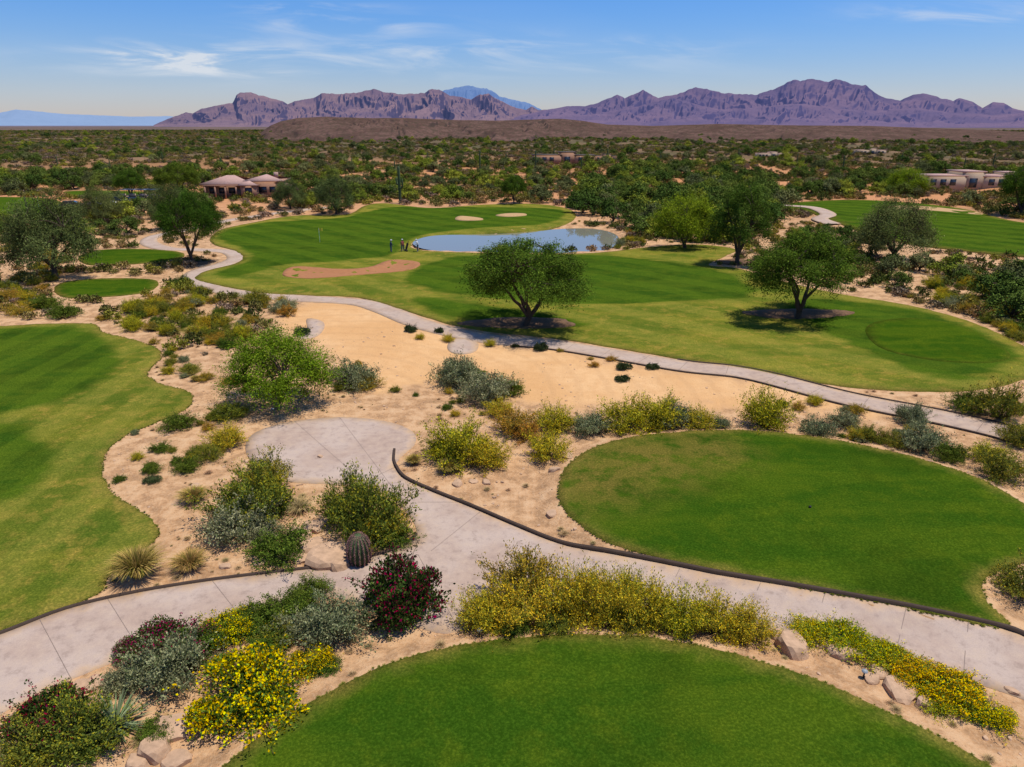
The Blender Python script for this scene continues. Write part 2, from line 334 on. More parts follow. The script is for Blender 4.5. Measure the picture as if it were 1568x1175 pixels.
# ------------------------------------------------------------ turf, paths, water
def brT5(x,y):
    c=G([(985,705),(900,730),(1080,690)],TEE);d=np.minimum(np.minimum(np.hypot(x-c[0][0],(y-c[0][1])),np.hypot(x-c[1][0],y-c[1][1])),np.hypot(x-c[2][0],y-c[2][1])+1)
    return (1-sm(d,.5,5.5))*.8
polymesh('grass_rough',T1,.6,.06,MFl,[gz[0],gz[1]],.8)
polymesh('tee_box',T2,.8,.07,MT,'all',.8);polymesh('tee_box',T2b,.8,.08,MT,'all',.8)
polymesh('golf_green',T2c,2.5,.15,MF,'all',.8);polymesh('golf_green',T2d,2.5,.15,MF,'all',.8)
fw=polymesh('fairway',T3,1.0,.07,MFs,gz[2:6],1.2)
polymesh('fairway',T4,2.5,.15,MFs,'all',1.5)
polymesh('tee_box',T5,.45,.06,MT,'all',.7,brT5);polymesh('tee_box',T6,.5,.06,MT,'all',.6)
polymesh('tee_box',area(TZ,.5),.8,.11,MT,'all',.5,ek=.15)
polymesh('sand_bunker',bunk,.6,.1,MS,(),.5)
for b_ in(bunk2,bunk3,bunk4): polymesh('sand_bunker',b_,1.0,.16,MS2,(),.5)
pa=polymesh('cart_path',pathA,.6,.03,MC,(),.35)
jb=B()
for a,c in [((60,948),(110,1042)),((165,918),(215,998)),((325,890),(372,950)),((470,872),(520,915)),((640,838),(560,925)),((640,770),(700,770)),((735,785),(660,845)),((905,848),(835,930)),((1040,880),(1000,938)),((1165,900),(1130,958)),((1262,918),(1240,978)),((1385,942),(1370,1008)),((1480,962),(1475,1040)),((640,850),(700,960)),((545,745),(640,700)),((450,645),(560,742)),((520,640),(610,760))]:
    p=G([a,c]);t=np.linspace(0,1,14)[:,None];q=p[0]*(1-t)+p[1]*t;dd=p[1]-p[0];nn=np.array([-dd[1],dd[0]])/np.hypot(*dd)*.010
    z=height(q[:,0],q[:,1])+.036;V=np.vstack([np.c_[q+nn,z],np.c_[q-nn,z]]);jb.add(V,[[k,k+1,k+15,k+14] for k in range(13)])
MJ=simple('joint_dark',(.19,.14,.11));link(bpy.data.objects.new('joints',jb.mesh('joints',[MJ])),pa)
pb=ribbon('cart_path',cB,2.5,.04,0,MC);ribbon('cart_path',cC,3,.25,0,MC)
polymesh('cart_path',area([(688,524),(705,518),(732,526),(726,540),(700,543),(686,536)],.4),.6,.05,MC,(),.4)
polymesh('cart_path',area([(470,489),(492,492),(497,502),(485,516),(462,520),(455,512),(470,505)],.4),.6,.05,MC,(),.4)
def kerb(px,w=.13,h=.12,n=6):
    return ribbon('path_kerb',resample(G(cat(px,False,n)),.25,False),w,.02,h,MK)
kerb([(-120,1012),(0,972),(100,934),(200,910),(300,893),(400,880),(500,868),(570,853),(615,838),(638,820)],.1,.10)
kerb([(606,715),(620,733),(660,752),(720,776),(790,806),(850,830),(920,850),(1000,868),(1100,889),(1200,906),(1300,924),(1400,943),(1500,965),(1568,982),(1700,1015)],.12,.15)
kerb([(604,690),(603,705),(606,715)])
kB=cB[(cB[:,0]>0)&(cB[:,1]<62)];ribbon('path_kerb',kB,.1,.03,.08,MK,None,1.3)
ribbon('path_kerb',kB[kB[:,0]>12],.1,.03,.08,MK,None,-1.3)
mw,nt,b=mat('pond_water');p=pos(nt);fin(nt,b,(.20,.19,.14),.03,.5);b.inputs['IOR'].default_value=1.45
bump(nt,b,noise(nt,p,.9,2),.07,.03)
polymesh('pond',np.vstack([pond]),1.5,0,mw,(),.5,skirt=False,z0=HW)
for (u,v,w,h) in((797,496,175,17),(1222,482,165,15),(292,402,70,9),(1128,402,60,8)):
    th=np.linspace(0,2*math.pi,28,endpoint=False);pp=[(u+w/2*math.cos(t)*(1+.12*math.sin(3*t+u)),v+h/2*math.sin(t)) for t in th]
    polymesh('mulch_bed',area(pp,.4,0,.25,2),.7,.11,MMu,(),.3)
# ------------------------------------------------------------ plants
KB=1.4
def pick(cols,n,w=None,k=1.0):
    c=np.array(cols)[rng.choice(len(cols),n,p=w)];return np.minimum(c*rng.uniform(.6,1.4,(n,1))*k,.8)
def bush(R=1,Hz=.9,ns=50,nl=6000,ll=.06,lw=.022,cols=[(.07,.11,.03)],w=None,tip=None,tipf=.0,up=.5,sub=.28,twigc=(.16,.11,.07),lo=.25,pw=.8,stemr=.012,sh=.5,kb=KB):
    b=B();a=rng.uniform(0,2*math.pi,ns);ct=rng.uniform(-.02,1,ns)**up
    st=np.sqrt(1-np.clip(ct,0,1)**2);k=rng.uniform(.72,1.18,ns)*(1+.18*np.sin(a*3+rng.uniform(0,6)))
    T=np.stack([R*st*np.cos(a)*k,R*st*np.sin(a)*k,Hz*np.abs(ct)*k+.06],1)
    S0=np.stack([T[:,0]*.12,T[:,1]*.12,np.zeros(ns)],1);M=np.stack([T[:,0]*.45,T[:,1]*.45,T[:,2]*.62],1)
    def bz(i,t): t=t[:,None];return S0[i]*(1-t)**2+2*M[i]*t*(1-t)+T[i]*t*t
    for q in range(0,ns):
        tt=np.linspace(0,1,5);b.tube(bz(np.full(5,q),tt),np.linspace(stemr,stemr*.3,5),3,twigc)
    nsub=14;sd=rng.normal(size=(ns,nsub,3));sd[:,:,2]=np.abs(sd[:,:,2])*.8+.2;od=T/np.linalg.norm(T,axis=1)[:,None]
    sd=sd/np.linalg.norm(sd,axis=2)[:,:,None]+od[:,None]*.9;sd/=np.linalg.norm(sd,axis=2)[:,:,None]
    stt=lo+(1-lo)*rng.uniform(0,1,(ns,nsub))**pw
    i=rng.integers(0,ns,nl);jj=rng.integers(0,nsub,nl);u=rng.uniform(0,1,nl)
    D=sd[i,jj];C=bz(i,stt[i,jj])+D*(u*sub*R)[:,None]+rng.normal(size=(nl,3))*.03*R
    col=pick(cols,nl,w,kb)*rng.uniform(.7,1.3,(ns,1))[i]
    m=int(nl*sh)
    if m:
        nb=16;ba=rng.uniform(0,2*math.pi,nb);be=np.arcsin(rng.uniform(0.0,.95,nb));bc=np.stack([np.cos(ba)*np.cos(be)*R*.62,np.sin(ba)*np.cos(be)*R*.62,np.sin(be)*Hz*.55+.12*Hz],1)*rng.uniform(.7,1.18,(nb,1))
        q=rng.integers(0,nb,m);d=rng.normal(size=(m,3));d/=np.linalg.norm(d,axis=1)[:,None];d[:,2]=np.where(d[:,2]<-.3,-d[:,2],d[:,2])
        br=rng.uniform(.22,.42,nb)*R;C[:m]=bc[q]+d*(br[q]*rng.uniform(.6,1.12,m))[:,None]*np.array([1,1,.85]);D[:m]=d+np.array([0,0,.5]);col[:m]=pick(cols,m,w,kb)*rng.uniform(.65,1.35,(nb,1))[q]
    C[:,2]=np.where(C[:,2]<.015,rng.uniform(.01,.12,nl)*Hz,C[:,2])
    rel=np.sqrt((C[:,0]/R)**2+(C[:,1]/R)**2+(C[:,2]/Hz)**2)
    if tip is not None:
        f=(rng.uniform(0,1,nl)<tipf*np.clip((rel-.55)*3,0,1))&(C[:,2]>.12*Hz)
        col[f]=pick(tip,f.sum(),None,1.1)
    nr_=C/np.array([R,R,Hz]);nr_=nr_/(np.linalg.norm(nr_,axis=1)[:,None]+1e-6)+np.array([0,0,.4])
    b.leaves(C,D+rng.normal(size=(nl,3))*.55,ll*rng.uniform(.6,1.4,nl),lw*rng.uniform(.7,1.3,nl),col,0,nr_)
    return b
def grassc(n=900,R=1,Hz=.85,cols=[(.42,.32,.14)],bw=.02,droop=.5):
    b=B();a=rng.uniform(0,2*math.pi,n);q=rng.uniform(0,1,n)**.6;ln=rng.uniform(.6,1.1,n)
    o=np.stack([np.cos(a),np.sin(a),0*a],1);r0=o*.18*R*rng.uniform(0,1,(n,1));col=pick(cols,n,None,1.1)
    P=[];s=np.stack([-np.sin(a),np.cos(a),0*a],1)*bw/2
    for t,wd in((0,1),(.4,.9),(.75,.6),(1,.1)):
        P.append(r0+o*(q*R*(t**1.5)*ln)[:,None]+np.array([0,0,1])*(Hz*ln*(t-droop*q*t**3))[:,None]);P.append(wd)
    for k in range(3):
        p0,w0,p1,w1=P[2*k],P[2*k+1],P[2*k+2],P[2*k+3]
        V=np.stack([p0-s*w0,p0+s*w0,p1+s*w1,p1-s*w1],1).reshape(-1,3)
        b.add(V,np.arange(4*n).reshape(n,4),np.repeat(col*(.7+.2*k),4,0))
    return b
def tree(R=4,Ht=7,cb=.38,nc=70,nl=16000,ll=.16,lw=.06,cols=[(.06,.11,.025)],nt_=3,cr=.2,tr=.2,hang=.35,flat=.75,phm=-.15,kb=1.5,um=0.0):
    b=B();base=cb*Ht;a=rng.uniform(0,2*math.pi,nc);u=rng.uniform(0,1,nc);ph=np.arccos(rng.uniform(phm,1,nc));k=.5+.5*u**.5
    lob=1+.14*np.sin(2*a+rng.uniform(0,6))+.10*np.sin(5*a+rng.uniform(0,6))
    C=np.stack([R*.86*k*lob*np.sin(ph)*np.cos(a),R*.86*k*lob*np.sin(ph)*np.sin(a),base+(Ht-base)*(.20+.68*np.cos(ph)*k)],1)
    if um: 
        rr_=np.hypot(C[:,0],C[:,1])/R;C[:,2]=np.maximum(C[:,2],base+(Ht-base)*.42*np.clip(1-rr_*1.15,0,1))
    fork=np.array([rng.uniform(-.2,.2),rng.uniform(-.2,.2),Ht*.10]);limbs=[]
    b.tube([(0,0,-.2),(0,0,.15),fork],[tr*1.5,tr*1.15,tr*1.05],7,mi=1)
    nl_=nt_+2
    for q in range(nl_):
        an=q*2*math.pi/nl_+rng.uniform(-.4,.4);e=np.array([math.cos(an)*R*.5,math.sin(an)*R*.5,base+(Ht-base)*rng.uniform(.3,.55)])
        mid=fork+(e-fork)*.45+np.array([rng.normal()*.3,rng.normal()*.3,.25]);t=np.linspace(0,1,8)[:,None]
        P=fork*(1-t)**2+2*mid*t*(1-t)+e*t*t;P[1:-1]+=rng.normal(size=(6,3))*.06;limbs.append(P)
        b.tube(P,np.linspace(tr*.8,tr*.22,8),6,mi=1)
    LP=np.vstack([l[2:] for l in limbs])
    for c in C:
        dist=np.linalg.norm(LP-c,axis=1)+np.maximum(0,LP[:,2]-c[2])*1.5;s=LP[np.argmin(dist)];t=np.linspace(0,1,5)[:,None]
        mid=(s+c)/2+np.array([0,0,.3])+rng.normal(size=3)*.15;b.tube(s*(1-t)**2+2*mid*t*(1-t)+c*t*t,np.linspace(tr*.25,.015,5),3,mi=1)
    i=rng.integers(0,nc,nl);sz=R*cr*rng.uniform(.7,1.3,nc)
    ns=14;sp=rng.normal(size=(nc,ns,3));sp/=np.linalg.norm(sp,axis=2)[:,:,None];sp[:,:,2]=sp[:,:,2]*flat
    j=rng.integers(0,ns,nl);uu=rng.uniform(.1,1.15,nl);D=sp[i,j]
    P=C[i]+D*(uu*sz[i])[:,None]+rng.normal(size=(nl,3))*.10*R*cr*2
    P[:,2]-=hang*(uu**2)*sz[i]*rng.uniform(.3,1.2,nl);P[:,2]=np.maximum(P[:,2],.05)
    cc=pick(cols,nl,None,kb)*rng.uniform(.62,1.38,(nc,1))[i]
    DD=D+rng.normal(size=(nl,3))*.6;DD[:,2]-=.4
    nr_=P-np.array([0,0,base]);nr_=nr_/(np.linalg.norm(nr_,axis=1)[:,None]+1e-6)+np.array([0,0,.4])
    b.leaves(P,DD,ll*rng.uniform(.6,1.4,nl),lw*rng.uniform(.7,1.3,nl),cc,0,nr_)
    return b
PR={}
def reg(k,disp,f,nv=2):
    PR[k]=(disp,[f().mesh(disp,[ML,MB]) for _ in range(nv)])
OL=[(.10,.115,.024),(.15,.15,.028),(.07,.09,.022)]
reg('cre','creosote_bush',lambda:bush(1,.85,60,9500,.062,.026,OL,tip=[(.34,.27,.04),(.24,.22,.04)],tipf=.3,up=.75,sh=.35),3)
reg('gold','brittlebush',lambda:bush(1,.9,70,9500,.066,.026,[(.25,.22,.035),(.36,.27,.04),(.12,.14,.025),(.20,.20,.03)],tip=[(.66,.48,.06),(.50,.38,.06)],tipf=.36,up=.8,sh=.25,sub=.33),3)
reg('rust','brittlebush',lambda:bush(1,.85,55,7500,.066,.026,[(.24,.16,.04),(.28,.18,.045),(.13,.13,.03)],tip=[(.48,.28,.06)],tipf=.4,up=.7,sh=.3),2)
reg('sage','sage_bush',lambda:bush(1,.72,60,9500,.055,.03,[(.17,.17,.085),(.22,.22,.115),(.09,.11,.05)],up=.6,sub=.22,sh=.5),3)
reg('boug','bougainvillea_bush',lambda:bush(1,.80,60,14000,.055,.038,[(.035,.055,.015),(.05,.075,.018),(.075,.09,.022)],tip=[(.28,.014,.09),(.22,.012,.08),(.36,.03,.10)],tipf=.24,up=.6,sub=.14,sh=.8,kb=1.25),2)
reg('yel','yellow_flowering_bush',lambda:bush(1,.64,70,13000,.048,.036,[(.08,.12,.02),(.12,.16,.03),(.05,.08,.015)],tip=[(.80,.50,.008),(.78,.42,.008)],tipf=.58,up=.6,sub=.15,sh=.75),3)
reg('low','yellow_groundcover',lambda:bush(1,.34,60,7000,.06,.035,[(.12,.17,.02),(.17,.19,.03),(.24,.23,.04)],tip=[(.78,.5,.015),(.66,.44,.02)],tipf=.36,up=1.3,sub=.22,sh=.6),2)
reg('green','green_shrub',lambda:bush(1,.68,60,9000,.06,.032,[(.05,.078,.014),(.075,.105,.02),(.105,.13,.025)],up=.6,sub=.2,sh=.5),3)
reg('dark','round_shrub',lambda:bush(1,.85,60,5000,.09,.055,[(.04,.055,.022),(.06,.075,.03)],up=.55,sub=.14,sh=.75),2)
reg('grass','ornamental_grass',lambda:grassc(1500,1,.8,[(.42,.30,.11),(.32,.24,.08),(.18,.17,.04)],.024),2)
reg('dead','dry_grass_clump',lambda:grassc(500,1,.6,[(.48,.35,.19),(.38,.26,.14)],.02),2)
reg('mes','mesquite_tree',lambda:tree(4.6,7.2,.36,140,52000,.14,.06,[(.048,.080,.014),(.08,.114,.02),(.034,.058,.011)],hang=.6,phm=-.15,cr=.19,um=1),2)
reg('pv','palo_verde_tree',lambda:tree(4,6.0,.08,110,34000,.14,.06,[(.12,.165,.02),(.17,.20,.025),(.08,.11,.015)],cr=.22,hang=.2,phm=-.05,kb=1.45,flat=1),2)
reg('iron','ironwood_tree',lambda:tree(4.3,6,.15,100,30000,.15,.065,[(.075,.09,.03),(.10,.115,.04),(.05,.065,.022)],cr=.22,phm=-.1),2)
reg('tall','cottonwood_tree',lambda:tree(3,8,.25,90,26000,.15,.065,[(.045,.075,.014),(.07,.098,.02)],cr=.24,flat=1),1)
def yucca():
    b=B();n=110;a=rng.uniform(0,6.28,n);e=np.arcsin(rng.uniform(-.05,.98,n))
    D=np.stack([np.cos(a)*np.cos(e),np.sin(a)*np.cos(e),np.sin(e)],1);L=rng.uniform(.8,1.05,n)
    s=np.cross(D,[0,0,1.0]);s/=np.linalg.norm(s,axis=1)[:,None]+1e-9;o=np.array([0,0,.12])
    c=pick([(.20,.25,.12),(.27,.30,.16)],n)
    V=np.stack([o+D*.08-s*.03,o+D*.08+s*.03,o+D*(L*.6)[:,None]+s*.028,o+D*(L*.6)[:,None]-s*.028],1).reshape(-1,3);b.add(V,np.arange(4*n).reshape(n,4),np.repeat(c,4,0))
    V=np.stack([o+D*(L*.6)[:,None]-s*.028,o+D*(L*.6)[:,None]+s*.028,o+D*L[:,None]+s*.003,o+D*L[:,None]-s*.003],1).reshape(-1,3);b.add(V,np.arange(4*n).reshape(n,4),np.repeat(c,4,0))
    return b
reg('yuc','yucca_plant',yucca,1)
def place(me,name,x,y,s,sz=None,rz=None,dz=0):
    o=bpy.data.objects.new(name,me);z=float(height(np.array([x]),np.array([y]))[0])
    o.location=(x,y,z+dz);o.rotation_euler=(0,0,random.uniform(0,6.28) if rz is None else rz);o.scale=(s*random.uniform(.93,1.07),s*random.uniform(.93,1.07),sz or s);return link(o)
def plant(k,u,v,w,zr=1.0):
    p=G([(u,v)])[0];d=math.hypot(math.hypot(*p),CH);r=w*d/F/2;n,ms=PR[k]
    place(random.choice(ms),n,p[0],p[1]+r*.6,r*1.0,r*zr*.9*random.uniform(.92,1.08))
def ptree(k,u,v,w,h,R,H):
    p=G([(u,v)])[0];d=math.hypot(math.hypot(*p),CH);n,ms=PR[k];place(random.choice(ms),n,p[0],p[1],w*d/F/2/R*1.03,h*d/F/H*1.08)
L=[('boug',602,968,158,1.2),('sage',500,1000,130,1.15),('sage',445,985,80,1),('yel',365,1125,175,1.1),('yel',472,1038,75,.9),('yel',345,990,95,.9),('boug',245,1030,120,.9),('boug',200,1015,60,.8),('boug',55,1150,125,.9),('sage',235,1075,125,1.2),('sage',180,1068,70,.9),('yuc',160,1140,88,1.1),('green',430,965,90,1),('green',470,930,75,1),('green',385,972,75,1),('green',300,1010,80,.9),('cre',95,1185,130,.9),('cre',30,1190,100,1),('green',225,1145,60,.8),('green',400,1030,70,.7),('green',495,1035,50,.6),('green',400,1005,80,.8),('boug',300,1000,60,.9),('cre',420,995,60,1),('green',330,1035,50,.7),
('rust',800,935,125,1.35),('green',760,950,60,1.3),('gold',738,978,95,1.3),('gold',800,980,120,1.2),('gold',872,968,115,1.35),('gold',935,975,105,1.3),('gold',995,975,105,1.3),('gold',1050,985,100,1.3),('gold',1105,990,95,1.2),('gold',1155,995,85,1.1),('gold',905,935,80,1.3),('gold',960,940,80,1.3),('green',790,985,60,.8),('rust',765,960,70,1.4),('cre',850,985,60,.9),('cre',970,980,50,.9),
('low',1245,990,75,1),('low',1300,1005,85,1),('low',1355,1022,75,1),('yel',1425,1062,80,.7),('yel',1478,1090,95,.75),('yel',1525,1118,70,.7),('low',1400,1045,70,1),('low',1450,1100,60,1),
('cre',375,815,135,1.2),('sage',350,838,115,1.2),('sage',395,838,70,1),('gold',395,770,70,1.1),('cre',555,845,150,1.3),('cre',530,815,110,1.3),('gold',590,830,70,1.1),('green',600,840,70,1),('green',422,868,105,.9),('dead',455,790,60,1.1),('green',420,790,60,1.2),('cre',400,760,90,1.2),
('grass',197,900,88,1.3),('grass',283,882,58,1.2),('grass',290,775,50,1.2),('green',267,662,52,1.1),('green',240,695,32,.9),('green',280,726,48,1),('green',228,728,34,.9),('dark',228,742,28,.7),('gold',340,692,62,1.1),('cre',312,710,45,1),('cre',345,648,60,1),('rust',350,592,36,.8),('rust',312,586,30,.8),('cre',285,575,36,.8),
('sage',535,600,90,1.1),('rust',560,600,50,.8),('sage',698,598,95,1.2),('green',690,590,60,1.2),('sage',745,625,98,1.3),('green',775,610,60,1.1),('green',720,590,60,1),('rust',790,672,75,1.2),('gold',765,640,50,1),('gold',850,668,80,1.1),('sage',905,672,75,1),('gold',955,668,85,1.2),('gold',1010,664,85,1.3),('sage',1040,660,80,1.2),('gold',1075,664,60,1.1),('sage',1105,662,40,1.2),('gold',700,718,110,1.2),('gold',745,722,80,1.1),('gold',840,712,75,1.1),('rust',810,680,60,1.1),('grass',632,715,34,1.3),('grass',686,728,44,1.3),('cre',670,700,50,1),
('gold',1180,665,90,1.3),('sage',1258,674,60,1.1),('sage',1300,660,50,1.1),('cre',1330,680,45,1),('sage',1405,655,55,1.2),('sage',1428,700,80,1.2),('green',1465,712,55,1.1),('cre',1380,690,40,1),('green',1490,634,55,1.2),('cre',1545,650,70,1.5),('cre',1548,745,75,1.2),('gold',1520,710,45,1),('cre',1575,690,60,1.2),('cre',1590,930,80,1.2),
('dark',628,510,23,1.2),('dark',672,511,18,1.3),('gold',643,521,18,1),('gold',685,525,24,1),('gold',750,532,22,1),('dark',789,533,15,1),('dark',828,539,26,1.3),('rust',858,540,14,1),('rust',910,564,22,.8),('rust',937,554,20,.8),('rust',905,552,12,.8),('dark',956,568,30,1),('dark',954,586,26,1),('dark',1000,567,24,1),
('rust',20,485,40,.8),('green',60,475,50,.9),('green',88,490,50,.9),('rust',8,462,30,1),('gold',195,500,30,.8),('rust',153,492,20,.8),('sage',430,480,50,1),('cre',385,470,50,1),('green',275,440,34,1),('dark',460,515,30,1),('cre',60,1160,60,1),('green',130,1170,60,.8)]
for t in L: plant(*t)
ptree('mes',805,500,200,132,4.6,7.2);ptree('mes',1222,489,178,122,4.6,7.2);ptree('tall',1128,406,80,115,3,8);ptree('mes',296,404,84,96,4.6,7.2)
ptree('iron',85,427,130,108,4.3,6);ptree('pv',430,615,172,112,4,6.0);ptree('iron',1365,398,108,82,4.3,6);ptree('pv',1048,380,98,80,4,6.0);ptree('iron',515,328,64,56,4.3,6)
ptree('mes',787,312,42,40,4.6,7.2);ptree('mes',275,306,60,48,4.6,7.2);ptree('mes',202,304,50,36,4.6,7.2);ptree('iron',155,345,60,50,4.3,6);ptree('iron',445,320,55,42,4.3,6);ptree('mes',1565,330,70,60,4.6,7.2);ptree('pv',1385,298,60,35,4,6.0);ptree('iron',265,350,60,60,4.3,6)
# ---- scatter instancer
def scat(name,P,scale,idx,meshes,zs=None,dz=0,zf=None):
    col=bpy.data.collections.new(name+'_kinds')
    for q,m_ in enumerate(meshes): col.objects.link(bpy.data.objects.new('%s_kind_%02d'%(name,q),m_))
    z=(height(P[:,0],P[:,1]) if zf is None else zf)+dz;me=bpy.data.meshes.new(name);me.vertices.add(len(P));me.vertices.foreach_set('co',np.c_[P,z].astype(np.float32).ravel())
    r=np.zeros((len(P),3),np.float32);r[:,2]=rng.uniform(0,6.28,len(P));a=me.attributes.new('rot','FLOAT_VECTOR','POINT');a.data.foreach_set('vector',r.ravel())
    s=np.stack([scale,scale,scale*(rng.uniform(.8,1.2,len(P)) if zs is None else zs)],1).astype(np.float32);a=me.attributes.new('scl','FLOAT_VECTOR','POINT');a.data.foreach_set('vector',s.ravel())
    a=me.attributes.new('idx','INT','POINT');a.data.foreach_set('value',np.asarray(idx,np.int32))
    ng=bpy.data.node_groups.new(name,'GeometryNodeTree');ng.interface.new_socket('Geometry',in_out='INPUT',socket_type='NodeSocketGeometry');ng.interface.new_socket('Geometry',in_out='OUTPUT',socket_type='NodeSocketGeometry')
    N=ng.nodes;gi=N.new('NodeGroupInput');go=N.new('NodeGroupOutput');ip=N.new('GeometryNodeInstanceOnPoints');ci=N.new('GeometryNodeCollectionInfo')
    ci.inputs['Collection'].default_value=col;ci.inputs['Separate Children'].default_value=True;ci.inputs['Reset Children'].default_value=True;ip.inputs['Pick Instance'].default_value=True
    def na_(n,t):
        x=N.new('GeometryNodeInputNamedAttribute');x.data_type=t;x.inputs['Name'].default_value=n
        return [o for o in x.outputs if o.name=='Attribute' and o.enabled][0]
    l=ng.links.new;l(gi.outputs[0],ip.inputs['Points']);l(ci.outputs[0],ip.inputs['Instance']);l(na_('idx','INT'),ip.inputs['Instance Index']);l(na_('rot','FLOAT_VECTOR'),ip.inputs['Rotation']);l(na_('scl','FLOAT_VECTOR'),ip.inputs['Scale']);l(ip.outputs[0],go.inputs[0])
    o=link(bpy.data.objects.new(name,me));md=o.modifiers.new('scatter','NODES');md.node_group=ng;return o
turfs=[T1,T2,T2b,T2c,T2d,T3,T4,T5,T6,pathA,rB,rC,pond]
def clear(P,m=.6,extra=()):
    k=np.ones(len(P),bool)
    for T in turfs+list(extra): k&=sdf(T,P[:,0],P[:,1],3)>m
    return k
def pxs(poly,n):
    q=np.array(poly,float);mn=q.min(0);mx=q.max(0);U=rng.uniform(mn,mx,(n*4,2));U=U[sdf(q,U[:,0],U[:,1],5)<0][:n];return G(U)
# open yards in front of the houses
yards=[]
for u,v,hw in((372,303,52),(1470,288,62),(1535,282,40)):
    p=G([(u,v)])[0];r=np.hypot(*p);yards.append((math.atan2(p[0],p[1]),r,hw/F/(1+((u-CX)/F)**2)))
def yardless(P):
    r=np.hypot(P[:,0],P[:,1]);a=np.arctan2(P[:,0],P[:,1]);k=np.ones(len(P),bool)
    for ya,yr,yw in yards: k&=~((np.abs(a-ya)<yw)&(r<yr+14)&(r>yr-55))
    return k
def lo(cols,Hz=.75,tip=None,n=420,l=.2,w=.12,up=.6): return bush(1,Hz,8,n,l,w,cols,tip=tip,tipf=.3,up=up,sub=.3,stemr=.02,sh=.6,kb=1.35).mesh('scrub',[ML2,MB])
KS=[lo([(.085,.088,.028),(.12,.108,.034)]),lo([(.13,.11,.04),(.16,.135,.045)],.8),lo([(.19,.13,.055),(.22,.15,.065)],.65),lo([(.06,.075,.02),(.085,.098,.026)],.85),lo([(.21,.175,.04),(.15,.14,.03)],.8),lo([(.18,.13,.085),(.14,.105,.07)],.65)]
KT=[tree(3.2,4.6,.06,30,3200,.32,.18,[c,tuple(x*1.3 for x in c)],cr=.3,phm=0,kb=1.5).mesh('scrub_tree',[ML2,MB]) for c in((.045,.066,.016),(.065,.085,.02),(.12,.135,.024),(.07,.076,.03))]
def wedge(r0,r1,dens,am=44):
    n=int(dens*math.radians(2*am)*(r1*r1-r0*r0)/2);r=np.sqrt(rng.uniform(r0*r0,r1*r1,n));a=np.radians(rng.uniform(-am,am,n));return np.stack([r*np.sin(a),r*np.cos(a)],1)
PP=[];SS=[];II=[]
for r0,r1,de,s0,s1 in((58,150,.23,.3,1.2),(150,320,.13,.5,1.8),(320,700,.06,.8,2.1),(700,1400,.018,1.3,2.8),(1400,3000,.004,2.0,4.0)):
    P=wedge(r0,r1,de);dn=fbm(P[:,0]/25,P[:,1]/25,21,3);P=P[dn>(.44 if r0<150 else .36)];P=P[clear(P,1.0,[soft])];PP.append(P);n=len(P)
    SS.append(rng.uniform(s0,s1,n));II.append(rng.choice(6,n,p=[.20,.24,.18,.12,.10,.16] if r0<300 else [.16,.29,.20,.08,.04,.23]))
P=np.vstack(PP);scat('desert_scrub',P,np.concatenate(SS),np.concatenate(II),KS)
PP=[];SS=[];II=[]
def addt(q,a,b_,m=1,p=(.25,.25,.25,.25)):
    q=q[clear(q,m)];q=q[yardless(q)];PP.append(q);SS.append(rng.uniform(a,b_,len(q)));II.append(rng.choice(4,len(q),p=p))
for r0,r1,de,k in((150,320,.006,1),(320,900,.0022,1),(900,2400,.0003,1.5)): addt(wedge(r0,r1,de),.5*k,1.05*k,2,(.22,.22,.23,.33))
LP_=(.35,.45,.15,.05)
addt(pxs([(880,330),(900,285),(960,262),(1040,262),(1100,275),(1180,290),(1200,320),(1180,345),(1120,372),(1060,372),(1000,362),(940,345)],250),.6,1.15,1,LP_)
addt(pxs([(630,300),(700,262),(800,240),(880,248),(870,285),(800,300),(700,310)],34),.5,.85,1,(.1,.2,.6,.1))
addt(pxs([(1200,360),(1290,352),(1400,400),(1568,440),(1568,470),(1450,450),(1330,440),(1230,395)],30),.35,.65)
addt(pxs([(0,345),(150,330),(240,340),(220,365),(100,385),(0,380)],26),.4,.8)
addt(pxs([(0,300),(0,270),(320,262),(320,290),(250,292),(110,290)],45),.6,1.1,1,LP_)
addt(pxs([(1200,300),(1250,275),(1568,262),(1568,300),(1450,303),(1300,300)],60),.5,.95,1,LP_)
addt(pxs([(430,300),(560,270),(640,262),(640,300),(540,312)],30),.5,.9,1,(.2,.2,.5,.1))
addt(pxs([(1505,425),(1568,420),(1600,520),(1560,500),(1510,470)],14),.45,.75)
P=np.vstack(PP);scat('desert_trees',P,np.concatenate(SS),np.concatenate(II),KT)
beds=[([(190,470),(240,455),(300,448),(380,455),(450,468),(440,490),(390,505),(360,535),(330,540),(270,515),(200,505)],85,.5,1.15),([(1110,590),(1250,615),(1420,645),(1400,660),(1200,640)],6,.4,.7),([(0,440),(60,400),(160,405),(80,430),(60,460),(0,480)],38,.5,1.0),
 ([(880,360),(950,355),(1000,365),(960,384),(930,380)],30,.6,1.2),([(160,510),(250,520),(300,560),(300,590),(260,580),(250,550)],20,.35,.6),([(1420,420),(1568,430),(1568,540),(1500,490),(1420,460)],75,.5,1.1),([(600,600),(700,600),(800,620),(760,640),(650,640)],12,.25,.45),([(290,640),(350,620),(330,680),(260,740),(250,690)],10,.3,.5),([(270,430),(320,445),(440,460),(420,470),(280,455)],20,.4,.8),([(350,540),(560,560),(560,610),(360,600)],14,.3,.6),([(1120,650),(1420,665),(1380,690),(1250,665)],10,.3,.6),([(180,640),(280,650),(230,760),(180,740)],5,.25,.4)]
PP=[];SS=[]
for poly,n,a_,b_ in beds:
    q=pxs(poly,n);q=q[clear(q,.3)];PP.append(q);SS.append(rng.uniform(a_,b_,len(q)))
KD=PR['cre'][1]+PR['rust'][1]+PR['gold'][1][:2]+PR['sage'][1][:1]+PR['green'][1][:1]+PR['grass'][1][:1]
